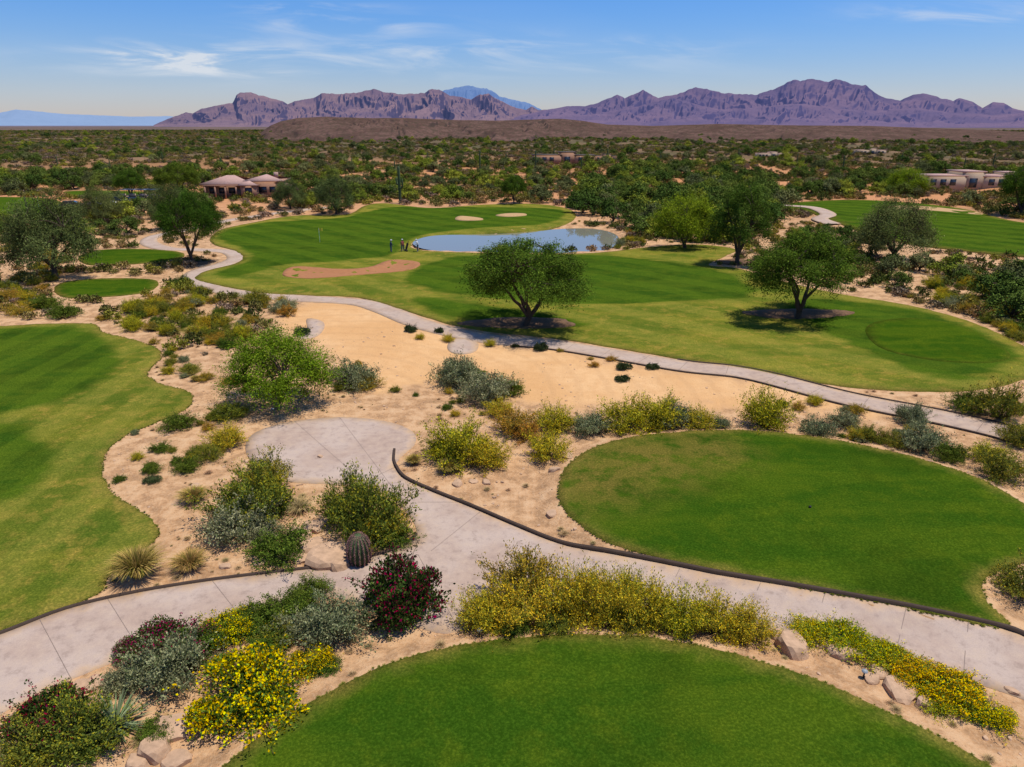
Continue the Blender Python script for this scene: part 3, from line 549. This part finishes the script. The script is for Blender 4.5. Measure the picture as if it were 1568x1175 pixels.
P=np.vstack(PP);scat('planting_bed_shrubs',P,np.concatenate(SS),rng.integers(0,len(KD),len(P)),KD)
def rockmesh(seed,flat=.7):
    import bmesh
    bm=bmesh.new();bmesh.ops.create_icosphere(bm,subdivisions=3,radius=1)
    for v in bm.verts:
        c=v.co.normalized();f=.70+.6*float(fbm(np.array([c.x*1.9+seed]),np.array([c.y*1.9+c.z*1.5]),seed,4)[0])
        q=c*f;q.x=max(-.75,min(.8,q.x+.2*q.y));q.z=max(-.4,min(.62-.25*q.x,q.z))*flat;v.co=q
    me=bpy.data.meshes.new('boulder');bm.to_mesh(me);bm.free();me.materials.append(MR);return me
RK=[rockmesh(s,f) for s,f in((3,.7),(8,.85),(15,.6),(27,1.0))]
P=wedge(14,60,1.8,50);P=P[clear(P,.12)];P=P[(fbm(P[:,0]/3,P[:,1]/3,50,2)>.5)];scat('gravel_stones',P,.02+.09*rng.uniform(0,1,len(P))**3,rng.integers(0,4,len(P)),RK)
P=wedge(14,62,.9,50);P=P[clear(P,.25,[soft])];P=P[(fbm(P[:,0]/4,P[:,1]/4,70,2)>.46)];scat('dry_grass_tufts',P,.08+.25*rng.uniform(0,1,len(P))**2,rng.integers(0,2,len(P)),PR['dead'][1])
TF=[grassc(60,1,.7,[(.09,.13,.02),(.15,.16,.03),(.22,.19,.05)],.12).mesh('grass_tuft',[ML,MB]) for _ in range(2)]
PP=[]
for T in(T1,T5,T6):
    t=resample(T,.07);t=t[np.hypot(t[:,0],t[:,1])<75];PP.append(t+rng.normal(size=t.shape)*.05)
P=np.vstack(PP);scat('grass_fringe',P,rng.uniform(.05,.11,len(P)),rng.integers(0,2,len(P)),TF,dz=.02)
for u,v,w in [(505,856,66),(478,840,38),(455,825,44),(440,847,34),(480,808,34),(522,866,32),(465,856,28),(345,868,16),(845,792,18),(265,1118,50),(235,1150,42),(270,1165,34),(210,1172,30),(1212,992,48),(1195,975,30),(1292,998,42),(1255,985,26),(1378,1058,42),(1345,1030,26),(110,1062,28),(130,1055,26),(150,1045,24),(700,742,18),(725,738,14),(745,740,14),(1335,1040,22),(1420,1080,26),(555,760,12),(490,700,10),(330,700,14),(300,745,14),(400,862,22),(1550,1060,16),(850,725,16),(870,705,18)]:
    p=G([(u,v)])[0];d=math.hypot(math.hypot(*p),CH);place(random.choice(RK),'boulder',p[0],p[1],w*d/F/2*1.05,dz=-.02)
q=resample(pond,.8);q=q[rng.uniform(0,1,len(q))<.6];scat('pond_bank_rocks',q,rng.uniform(.15,.4,len(q)),rng.integers(0,4,len(q)),RK,dz=.05)
def barrel(u,v,w):
    b=B();n=64;rows=16;V=[];
    for i_ in range(rows+1):
        t=i_/rows;z=1.5*t;rad=.55*math.sin(math.pi*min(1,(.18+.80*t)))**.45 if t<1 else .02
        for k in range(n):
            a=2*math.pi*k/n;q=rad*(1+.10*math.cos(16*a));V.append((q*math.cos(a),q*math.sin(a),z))
    b.add(V,[[i_*n+k,i_*n+(k+1)%n,(i_+1)*n+(k+1)%n,(i_+1)*n+k] for i_ in range(rows) for k in range(n)],mi=0)
    m=4500;a=2*math.pi*np.round(rng.uniform(0,16,m))/16+rng.normal(size=m)*.02;t=rng.uniform(.03,1,m);rad=.62*np.sin(np.pi*np.minimum(1,.18+.8*t))**.45
    C=np.stack([rad*np.cos(a),rad*np.sin(a),1.5*t],1);b.leaves(C,np.stack([np.cos(a),np.sin(a),0*a],1)+rng.normal(size=(m,3))*.7,.16,.014,pick([(.40,.24,.19),(.28,.18,.15)],m),1)
    p=G([(u,v)])[0];d=math.hypot(math.hypot(*p),CH);place(b.mesh('barrel_cactus',[MCac,ML]),'barrel_cactus',p[0],p[1]-.1,w*d/F/1.25)
barrel(552,858,38)
def sagu(arms):
    b=B();h=7
    def col_(P,r): 
        P=np.array(P,float);R=np.full(len(P),r);R[-1]=r*.15;R[-2]=r*.75;b.tube(P,R,12)
    col_([(0,0,-.2),(0,0,2),(0,0,4),(0,0,h-.5),(0,0,h-.15),(0,0,h)],.28)
    for a,z,l in arms:
        c,s=math.cos(a),math.sin(a);col_([(c*.1,s*.1,z),(c*.6,s*.6,z-.05),(c*.85,s*.85,z+.3),(c*.9,s*.9,z+l*.6),(c*.9,s*.9,z+l-.15),(c*.9,s*.9,z+l)],.19)
    return b.mesh('saguaro_cactus',[MCac])
SG=[sagu([(.3,3,2),(3.3,3.6,1.6)]),sagu([(0,2.6,2.4)]),sagu([])]
for u,v,h in [(613,312,48),(735,262,26),(820,262,26),(848,250,18),(930,250,18),(655,250,14),(1130,245,14),(45,335,24),(540,262,16),(1290,262,18),(605,268,18),(340,262,16),(1475,262,14),(890,262,18),(170,262,14),(1010,250,14),(775,255,16),(700,250,12),(420,255,12),(1220,252,14),(1380,250,12),(250,250,12),(90,262,16),(1520,255,14)]:
    p=G([(u,v)])[0];d=math.hypot(math.hypot(*p),CH);place(random.choice(SG[:2]) if h>20 else random.choice(SG),'saguaro_cactus',p[0],p[1],h*d/F/7*1.1)
# ------------------------------------------------------------ mountains
def prof(px):
    P=np.array(px,float);dx,dy,dz=ray(P[:,0],P[:,1]);return np.arctan2(dx,dy),dz/np.hypot(dx,dy)
def m_mtn(name,c1,c2,c3,haze,hs,sc_,spk=0):
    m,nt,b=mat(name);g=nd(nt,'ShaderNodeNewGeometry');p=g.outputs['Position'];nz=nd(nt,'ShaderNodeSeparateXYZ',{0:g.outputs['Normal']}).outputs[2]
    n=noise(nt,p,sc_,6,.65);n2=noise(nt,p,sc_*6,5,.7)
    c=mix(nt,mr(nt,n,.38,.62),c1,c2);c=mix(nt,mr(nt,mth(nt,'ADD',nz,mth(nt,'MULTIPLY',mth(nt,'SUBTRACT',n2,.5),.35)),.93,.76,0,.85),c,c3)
    c=mix(nt,mr(nt,n2,.35,.7,0,.4),c,mix(nt,1.0,c,(.6,.6,.65),'MULTIPLY'))
    if spk:
        v=nd(nt,'ShaderNodeTexVoronoi',{'Vector':p,'Scale':spk}).outputs['Distance'];c=mix(nt,mr(nt,v,.45,.3,0,.85),c,(.05,.042,.022))
        v=nd(nt,'ShaderNodeTexVoronoi',{'Vector':p,'Scale':spk*.37}).outputs['Distance'];c=mix(nt,mr(nt,v,.40,.25,0,.7),c,(.06,.045,.028))
    fin(nt,b,c,1,0);b.inputs['Emission Color'].default_value=tuple(haze)+(1,);b.inputs['Emission Strength'].default_value=hs  # airlight haze painted in as a faint emission of the slopes
    bump(nt,b,n2,.8,.05/sc_);return m
def mountain(name,px,D,depth,m,rough=.35,fr=60,pw=1.2,seed=1,na=900,nt_=70,jag=.05):
    a,e=prof(px);A=np.linspace(a.min(),a.max(),na);E=np.interp(A,a,e);t=np.concatenate([np.linspace(-.25,0,8)[:-1],np.linspace(0,1,nt_)**1.1])
    zr=CH+D*E;zr=np.maximum(zr,2)
    AA,T=np.meshgrid(A,t);Z=np.interp(AA+(fbm(AA*fr,T*2,seed+5,3)-.5)*.05*np.clip(T,0,1),A,zr)
    tt=np.clip(T,0,1);s=(1-tt)**pw
    g=1-np.abs(2*fbm(AA*fr+(fbm(AA*fr*.6,T*3,seed+7,2)-.5)*5*tt,T*2.2,seed,4)-1)
    g2=1-np.abs(2*fbm(AA*fr*3.1+T*2,T*6,seed+2,3)-1)
    edge=np.clip(tt*5,0,1)
    z=Z*(s*(1-edge*rough*(1-g)*2.6)+edge*.18*(g2-.65)*s+.12*(g-.5)*edge*(1-tt))
    z=z+Z*jag*(fbm(AA*fr*4,T*0+1,seed+9,3)-.5)*(1-edge)
    z=np.where(T<0,Z*(1+T*2.5),z)-tt**6*4
    R=D-T*depth*(.8+.5*fbm(AA*12,AA*0,seed+3,3));V=np.stack([R*np.sin(AA),R*np.cos(AA),z],2).reshape(-1,3)
    nT=len(t);i_,j_=np.meshgrid(np.arange(nT-1),np.arange(na-1),indexing='ij');i_=i_.ravel();j_=j_.ravel()
    Q=np.stack([i_*na+j_,i_*na+j_+1,(i_+1)*na+j_+1,(i_+1)*na+j_],1);link(bpy.data.objects.new(name,qmesh(name,V,Q,[m],smooth=False)));return V
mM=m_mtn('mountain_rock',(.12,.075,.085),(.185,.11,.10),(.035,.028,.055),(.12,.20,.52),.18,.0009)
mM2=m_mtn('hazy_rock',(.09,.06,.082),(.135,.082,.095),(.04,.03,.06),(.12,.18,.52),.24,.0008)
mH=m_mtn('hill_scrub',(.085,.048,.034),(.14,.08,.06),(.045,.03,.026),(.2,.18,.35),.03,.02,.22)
mFar=m_mtn('far_haze_rock',(.05,.06,.09),(.07,.08,.11),(.04,.045,.08),(.13,.27,.60),.62,.0004)  # blue is distance haze painted into base colour and glow, not rock colour
mFar2=m_mtn('pale_haze_rock',(.05,.06,.09),(.06,.07,.10),(.05,.06,.09),(.30,.45,.72),.72,.0003)  # paler painted haze for the farthest range, in colour and emission
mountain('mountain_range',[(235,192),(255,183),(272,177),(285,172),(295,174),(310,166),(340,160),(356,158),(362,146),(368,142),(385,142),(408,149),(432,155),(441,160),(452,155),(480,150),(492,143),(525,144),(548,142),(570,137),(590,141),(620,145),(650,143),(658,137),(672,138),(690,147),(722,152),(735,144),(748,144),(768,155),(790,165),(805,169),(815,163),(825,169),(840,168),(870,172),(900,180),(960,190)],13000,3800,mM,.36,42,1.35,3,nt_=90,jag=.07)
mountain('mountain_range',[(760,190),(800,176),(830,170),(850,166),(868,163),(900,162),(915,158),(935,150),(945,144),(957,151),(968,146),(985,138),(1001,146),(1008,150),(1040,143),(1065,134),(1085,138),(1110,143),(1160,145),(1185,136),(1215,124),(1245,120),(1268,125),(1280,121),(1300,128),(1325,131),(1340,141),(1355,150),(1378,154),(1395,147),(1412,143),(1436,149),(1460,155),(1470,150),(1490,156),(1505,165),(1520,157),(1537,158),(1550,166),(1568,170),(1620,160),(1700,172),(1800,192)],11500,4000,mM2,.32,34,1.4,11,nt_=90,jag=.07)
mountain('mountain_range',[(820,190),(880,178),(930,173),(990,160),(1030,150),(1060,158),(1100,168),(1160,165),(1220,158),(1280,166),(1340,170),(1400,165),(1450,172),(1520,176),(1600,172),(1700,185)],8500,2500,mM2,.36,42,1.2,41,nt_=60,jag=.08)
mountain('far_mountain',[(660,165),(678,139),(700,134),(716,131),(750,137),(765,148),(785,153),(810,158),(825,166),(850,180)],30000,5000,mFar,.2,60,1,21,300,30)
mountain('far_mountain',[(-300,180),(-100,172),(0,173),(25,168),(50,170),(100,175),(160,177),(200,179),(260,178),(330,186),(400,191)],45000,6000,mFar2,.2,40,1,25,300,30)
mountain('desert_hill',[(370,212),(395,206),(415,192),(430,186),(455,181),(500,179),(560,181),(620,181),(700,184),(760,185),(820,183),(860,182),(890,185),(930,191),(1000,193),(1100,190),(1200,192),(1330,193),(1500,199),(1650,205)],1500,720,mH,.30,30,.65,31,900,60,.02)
# ------------------------------------------------------------ buildings
MW=simple('stucco_wall',(.36,.20,.13),.9,.1,.12,.8);MRf=simple('clay_roof_tile',(.42,.26,.21),.85,.2,.3,2.5);MGl=simple('window_glass',(.03,.04,.05),.1,.5,.1);MDk=simple('dark_trim',(.07,.045,.03),.7)
MW2=simple('tan_stucco',(.42,.32,.23),.9,.1,.1,.8);MWh=simple('white_paint',(.75,.75,.73),.4,.5,.03);MBl=simple('black_rubber',(.02,.02,.02),.7);MNv=simple('navy_paint',(.03,.05,.10),.4,.5)
def emp(name,x,y,rz=0,dz=0,s=1):
    e=bpy.data.objects.new(name,None);e.location=(x,y,float(height(np.array([x]),np.array([y]))[0])+dz);e.rotation_euler=(0,0,rz);e.scale=(s,s,s);link(e);return e
def part(e,name,b,mats): link(bpy.data.objects.new(name,b.mesh(name,mats)),e)
def hip(b,cx,cy,z,w,d,h,ov=.7):
    w2,d2=w/2+ov,d/2+ov;rl=max(.1,w2-d2) if w2>d2 else .1
    V=[(cx-w2,cy-d2,z),(cx+w2,cy-d2,z),(cx+w2,cy+d2,z),(cx-w2,cy+d2,z),(cx-rl,cy,z+h),(cx+rl,cy,z+h),(cx-w2,cy-d2,z-.25),(cx+w2,cy-d2,z-.25),(cx+w2,cy+d2,z-.25),(cx-w2,cy+d2,z-.25)]
    b.add(V,[(0,1,5,4),(1,2,5,5),(2,3,4,5),(3,0,4,4),(6,7,1,0),(7,8,2,1),(8,9,3,2),(9,6,0,3),(9,8,7,6)])
def house():
    p=G([(372,303)])[0];d=np.hypot(*p);k=d*118/F/22;e=emp('stucco_house',p[0],p[1]+3,.12,0,k)
    w=B();w.box((-4,2,1.6),(11,9,3.8));w.box((5,3,1.9),(9,9,4.4));w.box((1.5,-2.3,1.5),(4,4,3.6));w.box((9.8,1.2,1.3),(3,5,3.2));part(e,'walls',w,[MW])
    r=B();hip(r,-4,2,3.6,11,9,1.8,1.2);hip(r,5,3,4.2,9,9,1.3);hip(r,1.5,-2.3,3.35,4,4,.9,.5);hip(r,9.8,1.2,2.95,3,5,.7,.4);r.box((7,5,5.2),(1,1,1.4));part(e,'roof',r,[MRf])
    g=B()
    for x,y,ww in((-8,-2.52,1.4),(-5.6,-2.52,1.4),(-3,-2.52,1.8),(4.5,-1.52,2),(7,-1.52,1.6),(1.5,-4.32,1.8)): g.box((x,y,1.9),(ww,.06,1.5))
    part(e,'windows',g,[MGl]);dd=B();dd.box((-.9,-4.32,1.1),(.0+.9,.08,2.1));dd.box((10,-1.33,1.2),(2.2,.06,2));part(e,'door',dd,[MDk])
    c=B()
    for x in(-9.3,-6.8,-4.3,-1.6): c.box((x,-4.0,1.5),(.4,.4,3.2))
    c.box((-5.4,-4,3.2),(8.6,.6,.35));part(e,'patio_columns',c,[MW])
house()
def flat(u,v,wpx,nm='pueblo_house',m=None,zs=1.0):
    p=G([(u,v)])[0];d=np.hypot(*p);k=d*wpx/F/26;e=emp(nm,p[0],p[1],0,0,k);e.scale=(k,k,k*zs);m=m or MW2
    w=B();w.box((-7,0,1.4),(12,8,3.8));w.box((1.5,1,1.9),(6.5,9,4.8));w.box((8.8,.3,1.3),(8.5,8,3.6));part(e,'walls',w,[m])
    r=B();
    for x,y,z,a,b_ in((-7,0,3.36,12.6,8.6),(1.5,1,4.36,7.1,9.6),(8.8,.3,3.16,9.1,8.6)): r.box((x,y,z),(a,b_,.3))
    part(e,'roof_parapet',r,[MDk if m is MW else MRf]);g=B()
    for x in(-11,-8,-5,7,10,): g.box((x,-4.06 if x<0 else -3.76,1.7),(1.8,.06,1.6))
    g.box((1.5,-3.56,1.5),(2.4,.06,2.4));part(e,'windows',g,[MGl])
flat(1470,288,105,zs=1.15);flat(1535,282,70,zs=1.2);flat(862,250,90,m=MW);flat(925,246,50,m=MW);flat(1180,241,40);flat(1330,236,40,m=MW2)
# ------------------------------------------------------------ vehicles
def wheels(e,xs,y,r,wd=.2):
    b=B();k=14
    for x in xs:
        for s in(-1,1):
            yy=s*y;th=np.arange(k)*2*math.pi/k;V=[]
            for q,rr_ in((-wd/2,r*.2),(-wd/2,r),(wd/2,r),(wd/2,r*.2)): V+= [(x+rr_*math.cos(t),yy+q,r+rr_*math.sin(t)) for t in th]
            b.add(V,[[i_*k+j_,i_*k+(j_+1)%k,(i_+1)*k+(j_+1)%k,(i_+1)*k+j_] for i_ in range(3) for j_ in range(k)])
    part(e,'wheels',b,[MBl])
def prism(b,pts,y0,y1,mi=0,inset=0):
    n=len(pts);V=[(x,y0,z) for x,z in pts]+[(x,y1,z) for x,z in pts];b.add(V,[[i_,(i_+1)%n,n+(i_+1)%n,n+i_] for i_ in range(n)],mi=mi)
    for o in(0,n):
        for i_ in range(1,n-1,2): b.add([V[o],V[o+i_],V[o+i_+1],V[o+min(i_+2,n-1)]],[[0,1,2,3]],mi=mi)
def car(u,v,m,rz=0):
    p=G([(u,v)])[0];e=emp('parked_car',p[0],p[1],rz,.1,1.25);b=B();prism(b,[(-2.2,.3),(2.2,.3),(2.25,.75),(1.2,.95),(.6,1.0),(-1.9,1.05),(-2.25,.9)],-.88,.88);prism(b,[(-1.5,1.42),(.1,1.42),(.12,1.47),(-1.5,1.47)],-.7,.7);part(e,'body',b,[m])
    g=B();prism(g,[(-1.9,1.0),(.95,.98),(.2,1.42),(-1.55,1.42)],-.8,.8);part(e,'windows',g,[MGl]);wheels(e,(-1.35,1.4),.8,.34)
def cart(u,v,m,rz=0,s=1.0):
    p=G([(u,v)])[0];e=emp('golf_cart',p[0],p[1],rz,.08,s);b=B();prism(b,[(-1.2,.3),(1.15,.3),(1.2,.7),(.85,.95),(.6,.9),(.5,.42),(-.1,.42),(-.15,.7),(-1.2,.75)],-.58,.58);part(e,'body',b,[m])
    q=B();q.box((-.45,0,.82),(.6,1.1,.16));q.box((-.8,0,1.05),(.14,1.1,.5));part(e,'seat',q,[MW2]);r=B();r.box((-.15,0,1.92),(1.8,1.2,.07));part(e,'roof',r,[m])
    t=B()
    for y in(-.54,.54): t.tube([(.8,y,.9),(.6,y,1.9)],[.03,.03],6);t.tube([(-1,y,.75),(-.95,y,1.9)],[.03,.03],6)
    part(e,'posts',t,[MBl]);wheels(e,(-.8,.8),.5,.24,.18)
car(160,318,MWh,.1);car(182,315,MNv,.0);car(115,322,MDk,.4)
for k,u in enumerate((196,210,225,240)): cart(u,309,MNv,1.3+.1*k,1.4)
# ------------------------------------------------------------ golfers
MSk=simple('skin',(.42,.25,.17));MSh=[simple('shirt_dark',(.04,.05,.09)),simple('shirt_white',(.7,.7,.7)),simple('shirt_red',(.25,.06,.05))];MP=simple('trousers',(.10,.10,.12));MHt=simple('cap',(.6,.6,.6))
def golfer(u,v,sh,rz,bend):
    p=G([(u,v)])[0];e=emp('golfer',p[0],p[1],rz,.07,1.0)
    J=[(0,0,.95),(.0,.02,1.15),(bend*.3,.0,1.38),(bend*.4,0,1.5),(bend*.45,0,1.62),(bend*.47,0,1.72),(0,.12,.9),(.03,.14,.5),(0,.16,.08),(.14,.17,.04),(0,-.12,.9),(.03,-.16,.5),(0,-.2,.08),(.14,-.21,.04),(bend*.3,.2,1.38),(bend*.3+.08,.26,1.12),(bend*.3+.26,.14,.93),(bend*.3,-.2,1.38),(bend*.3+.08,-.26,1.12),(bend*.3+.26,-.12,.93)]
    E=[(0,1),(1,2),(2,3),(3,4),(4,5),(0,6),(6,7),(7,8),(8,9),(0,10),(10,11),(11,12),(12,13),(2,14),(14,15),(15,16),(2,17),(17,18),(18,19)]
    Rr=[.15,.145,.15,.06,.10,.085,.095,.065,.045,.035,.095,.065,.045,.035,.065,.048,.032,.065,.048,.032]
    me=bpy.data.meshes.new('body');me.from_pydata(J,E,[]);me.materials.append(sh);me.materials.append(MP);me.materials.append(MSk);o=link(bpy.data.objects.new('body',me),e)
    o.modifiers.new('skin','SKIN');sv=me.skin_vertices[0].data
    for k,r in enumerate(Rr): sv[k].radius=(r,r*(1.25 if k in(0,1,2) else 1))
    sv[0].use_root=True;ms=o.modifiers.new('sub','SUBSURF');ms.levels=1;ms.render_levels=2
    t=B();t.tube([(0,.12,.95),(.0,.13,.9),(.03,.14,.5),(0,.16,.1)],[.13,.12,.085,.075],10);t.tube([(0,-.12,.95),(.0,-.13,.9),(.03,-.16,.5),(0,-.2,.1)],[.13,.12,.085,.075],10);part(e,'trousers',t,[MP])
    hx=bend*.46;f=B();f.tube([(hx,0,1.52),(hx+.01,0,1.56),(hx+.02,0,1.64),(hx+.01,0,1.72),(hx,0,1.77)],[.05,.09,.112,.10,.02],12)
    f.tube([(hx+.10,0,1.66),(hx+.14,0,1.63)],[.012,.018],5)
    for y in(.115,-.115): f.tube([(hx,y,1.61),(hx,y,1.67)],[.015,.022],5)
    for hy in(.14,-.12):
        bx=bend*.3+.26
        for q in range(4): f.tube([(bx,hy+(q-1.5)*.02,.93),(bx+.05,hy+(q-1.5)*.022,.89),(bx+.05,hy+(q-1.5)*.02,.84-.006*(q%2))],[.011,.010,.008],5)
        f.tube([(bx-.01,hy*.8,.92),(bx+.03,hy*.6,.88),(bx+.04,hy*.6,.86)],[.012,.01,.008],5)
    part(e,'head_and_hands',f,[MSk]);c=B();c.tube([(hx,0,1.70),(hx,0,1.75),(hx-.01,0,1.80)],[.118,.112,.03],12);c.box((hx+.14,0,1.70),(.12,.15,.015));part(e,'cap',c,[MHt])
    k=B();k.tube([(bend*.3+.28,0,.98),(.62,0,.06)],[.012,.008],6);k.box((.66,0,.05),(.1,.04,.05));part(e,'golf_club',k,[MBl])
golfer(599,387,MSh[0],.4,.15);golfer(617,386,MSh[2],2.2,.1);golfer(640,386,MSh[1],3.4,.35)
def bag(u,v):
    p=G([(u,v)])[0];e=emp('golf_push_cart',p[0],p[1],.5,.07,1.0);b=B();b.tube([(0,0,.25),(.15,0,.7),(.28,0,1.15)],[.13,.15,.16],10);part(e,'golf_bag',b,[MBl]);c=B()
    for q in range(5): c.tube([(.28,(q-2)*.04,1.1),(.4,(q-2)*.06,1.42)],[.01,.02],5)
    c.tube([(.15,0,.6),(-.35,0,1.05)],[.015,.015],5);part(e,'clubs_and_handle',c,[MDk]);wheels(e,(0,),.3,.15,.05)
bag(622,386)
def flag(u,v):
    p=G([(u,v)])[0];e=emp('golf_flag',p[0],p[1],0,.07);b=B();b.tube([(0,0,0),(0,0,2.2)],[.02,.02],6);part(e,'pole',b,[MWh]);f=B();V=[(x*.08,.05*math.sin(x),z) for z in(1.75,2.2) for x in range(8)];f.add(V,[[k,k+1,k+9,k+8] for k in range(7)]);part(e,'flag',f,[simple('flag_yellow',(.8,.6,.05))])
flag(490,372);flag(60,318)
MGn=simple('grey_metal',(.25,.27,.27),.5,.4)
def plight(u,v,h=.3):
    p=G([(u,v)])[0];e=emp('path_light',p[0],p[1],0,.0,.9);b=B();b.tube([(0,0,0),(0,0,h)],[.03,.025],6);part(e,'post',b,[MBl]);c=B();c.tube([(0,0,h-.02),(0,0,h+.03),(0,0,h+.06)],[.11,.1,.01],10);part(e,'shade',c,[MGn])
plight(418,632);plight(735,982);plight(1322,1038)
b=B();b.tube([(0,0,0),(0,0,.06),(0,0,.09),(0,0,.10)],[.05,.07,.04,.01],10);pt=G([(1240,779)],TEE)[0];place(b.mesh('tee_marker',[MBl]),'tee_marker',pt[0],pt[1],1,dz=.06)
# ------------------------------------------------------------ sky and sun
w=bpy.data.worlds.new('World');sc.world=w;w.use_nodes=True;nt=w.node_tree;nt.nodes.clear()
Sd=Vector((.30,.02,1)).normalized();el=math.asin(Sd.z);rot=math.atan2(Sd.x,Sd.y)
sky=nd(nt,'ShaderNodeTexSky',sky_type='NISHITA');sky.sun_disc=False;sky.sun_elevation=el;sky.sun_rotation=rot;sky.altitude=300;sky.air_density=1.25;sky.dust_density=.3;sky.ozone_density=5
tc=nd(nt,'ShaderNodeTexCoord').outputs['Generated'];sp=nd(nt,'ShaderNodeSeparateXYZ',{0:tc});x,y,z=sp.outputs
yy=mth(nt,'MAXIMUM',y,.05);px_=mth(nt,'DIVIDE',x,yy);pz=mth(nt,'DIVIDE',z,yy)
vec=nd(nt,'ShaderNodeCombineXYZ',{0:mth(nt,'MULTIPLY',px_,6.0),1:mth(nt,'ADD',mth(nt,'MULTIPLY',pz,38.0),mth(nt,'MULTIPLY',px_,2.0)),2:0.0}).outputs[0]
n1=noise(nt,vec,1.0,5,.6,.6);n2=noise(nt,vec,.35,2,.5)
def blob(u,v,a,b_,amp):
    dx,dy,dz=ray(u,v);X0=float(dx/dy);Z0=float(dz/dy)
    q=mth(nt,'ADD',mth(nt,'POWER',mth(nt,'ABSOLUTE',mth(nt,'DIVIDE',mth(nt,'SUBTRACT',px_,X0),a)),2.0),mth(nt,'POWER',mth(nt,'ABSOLUTE',mth(nt,'DIVIDE',mth(nt,'SUBTRACT',pz,Z0),b_)),2.0))
    return mth(nt,'MULTIPLY',mth(nt,'EXPONENT',mth(nt,'MULTIPLY',q,-1.0)),amp)
bl=blob(295,92,.11,.016,1.5)
for t in((250,80,.10,.01,.6),(530,38,.10,.01,.9),(480,13,.08,.006,.8),(600,90,.35,.02,.5),(1480,20,.12,.012,.6),(820,70,.2,.012,.3)): bl=mth(nt,'ADD',bl,blob(*t))
cl=mth(nt,'MULTIPLY',mr(nt,n1,.42,.72),bl);cl=mth(nt,'ADD',cl,mth(nt,'MULTIPLY',mr(nt,n2,.45,.75),.06));cl=mth(nt,'MINIMUM',cl,.8)
tint=mix(nt,mr(nt,z,-.02,.16),(1.14,1.10,1.42),(.56,.96,1.60))
sc1=mix(nt,1.0,sky.outputs[0],tint,'MULTIPLY')
c=mix(nt,cl,sc1,(9,9.4,10))
bg=nd(nt,'ShaderNodeBackground',{'Color':c,'Strength':.082});nd(nt,'ShaderNodeOutputWorld',{0:bg.outputs[0]})
ld=bpy.data.lights.new('sun','SUN');ld.energy=5.0;ld.angle=math.radians(.5);ld.color=(1,.95,.86);lo_=link(bpy.data.objects.new('sun',ld));lo_.rotation_euler=Sd.to_track_quat('Z','Y').to_euler()
cd=bpy.data.cameras.new('camera');cd.sensor_width=36;cd.lens=F/1568*36;cd.clip_end=200000;cd.clip_start=.5;co=link(bpy.data.objects.new('camera',cd));co.location=(0,0,CH);co.rotation_euler=(math.pi/2-PIT,0,0);sc.camera=co
sc.view_settings.view_transform='Standard';sc.view_settings.look='None';sc.view_settings.exposure=0
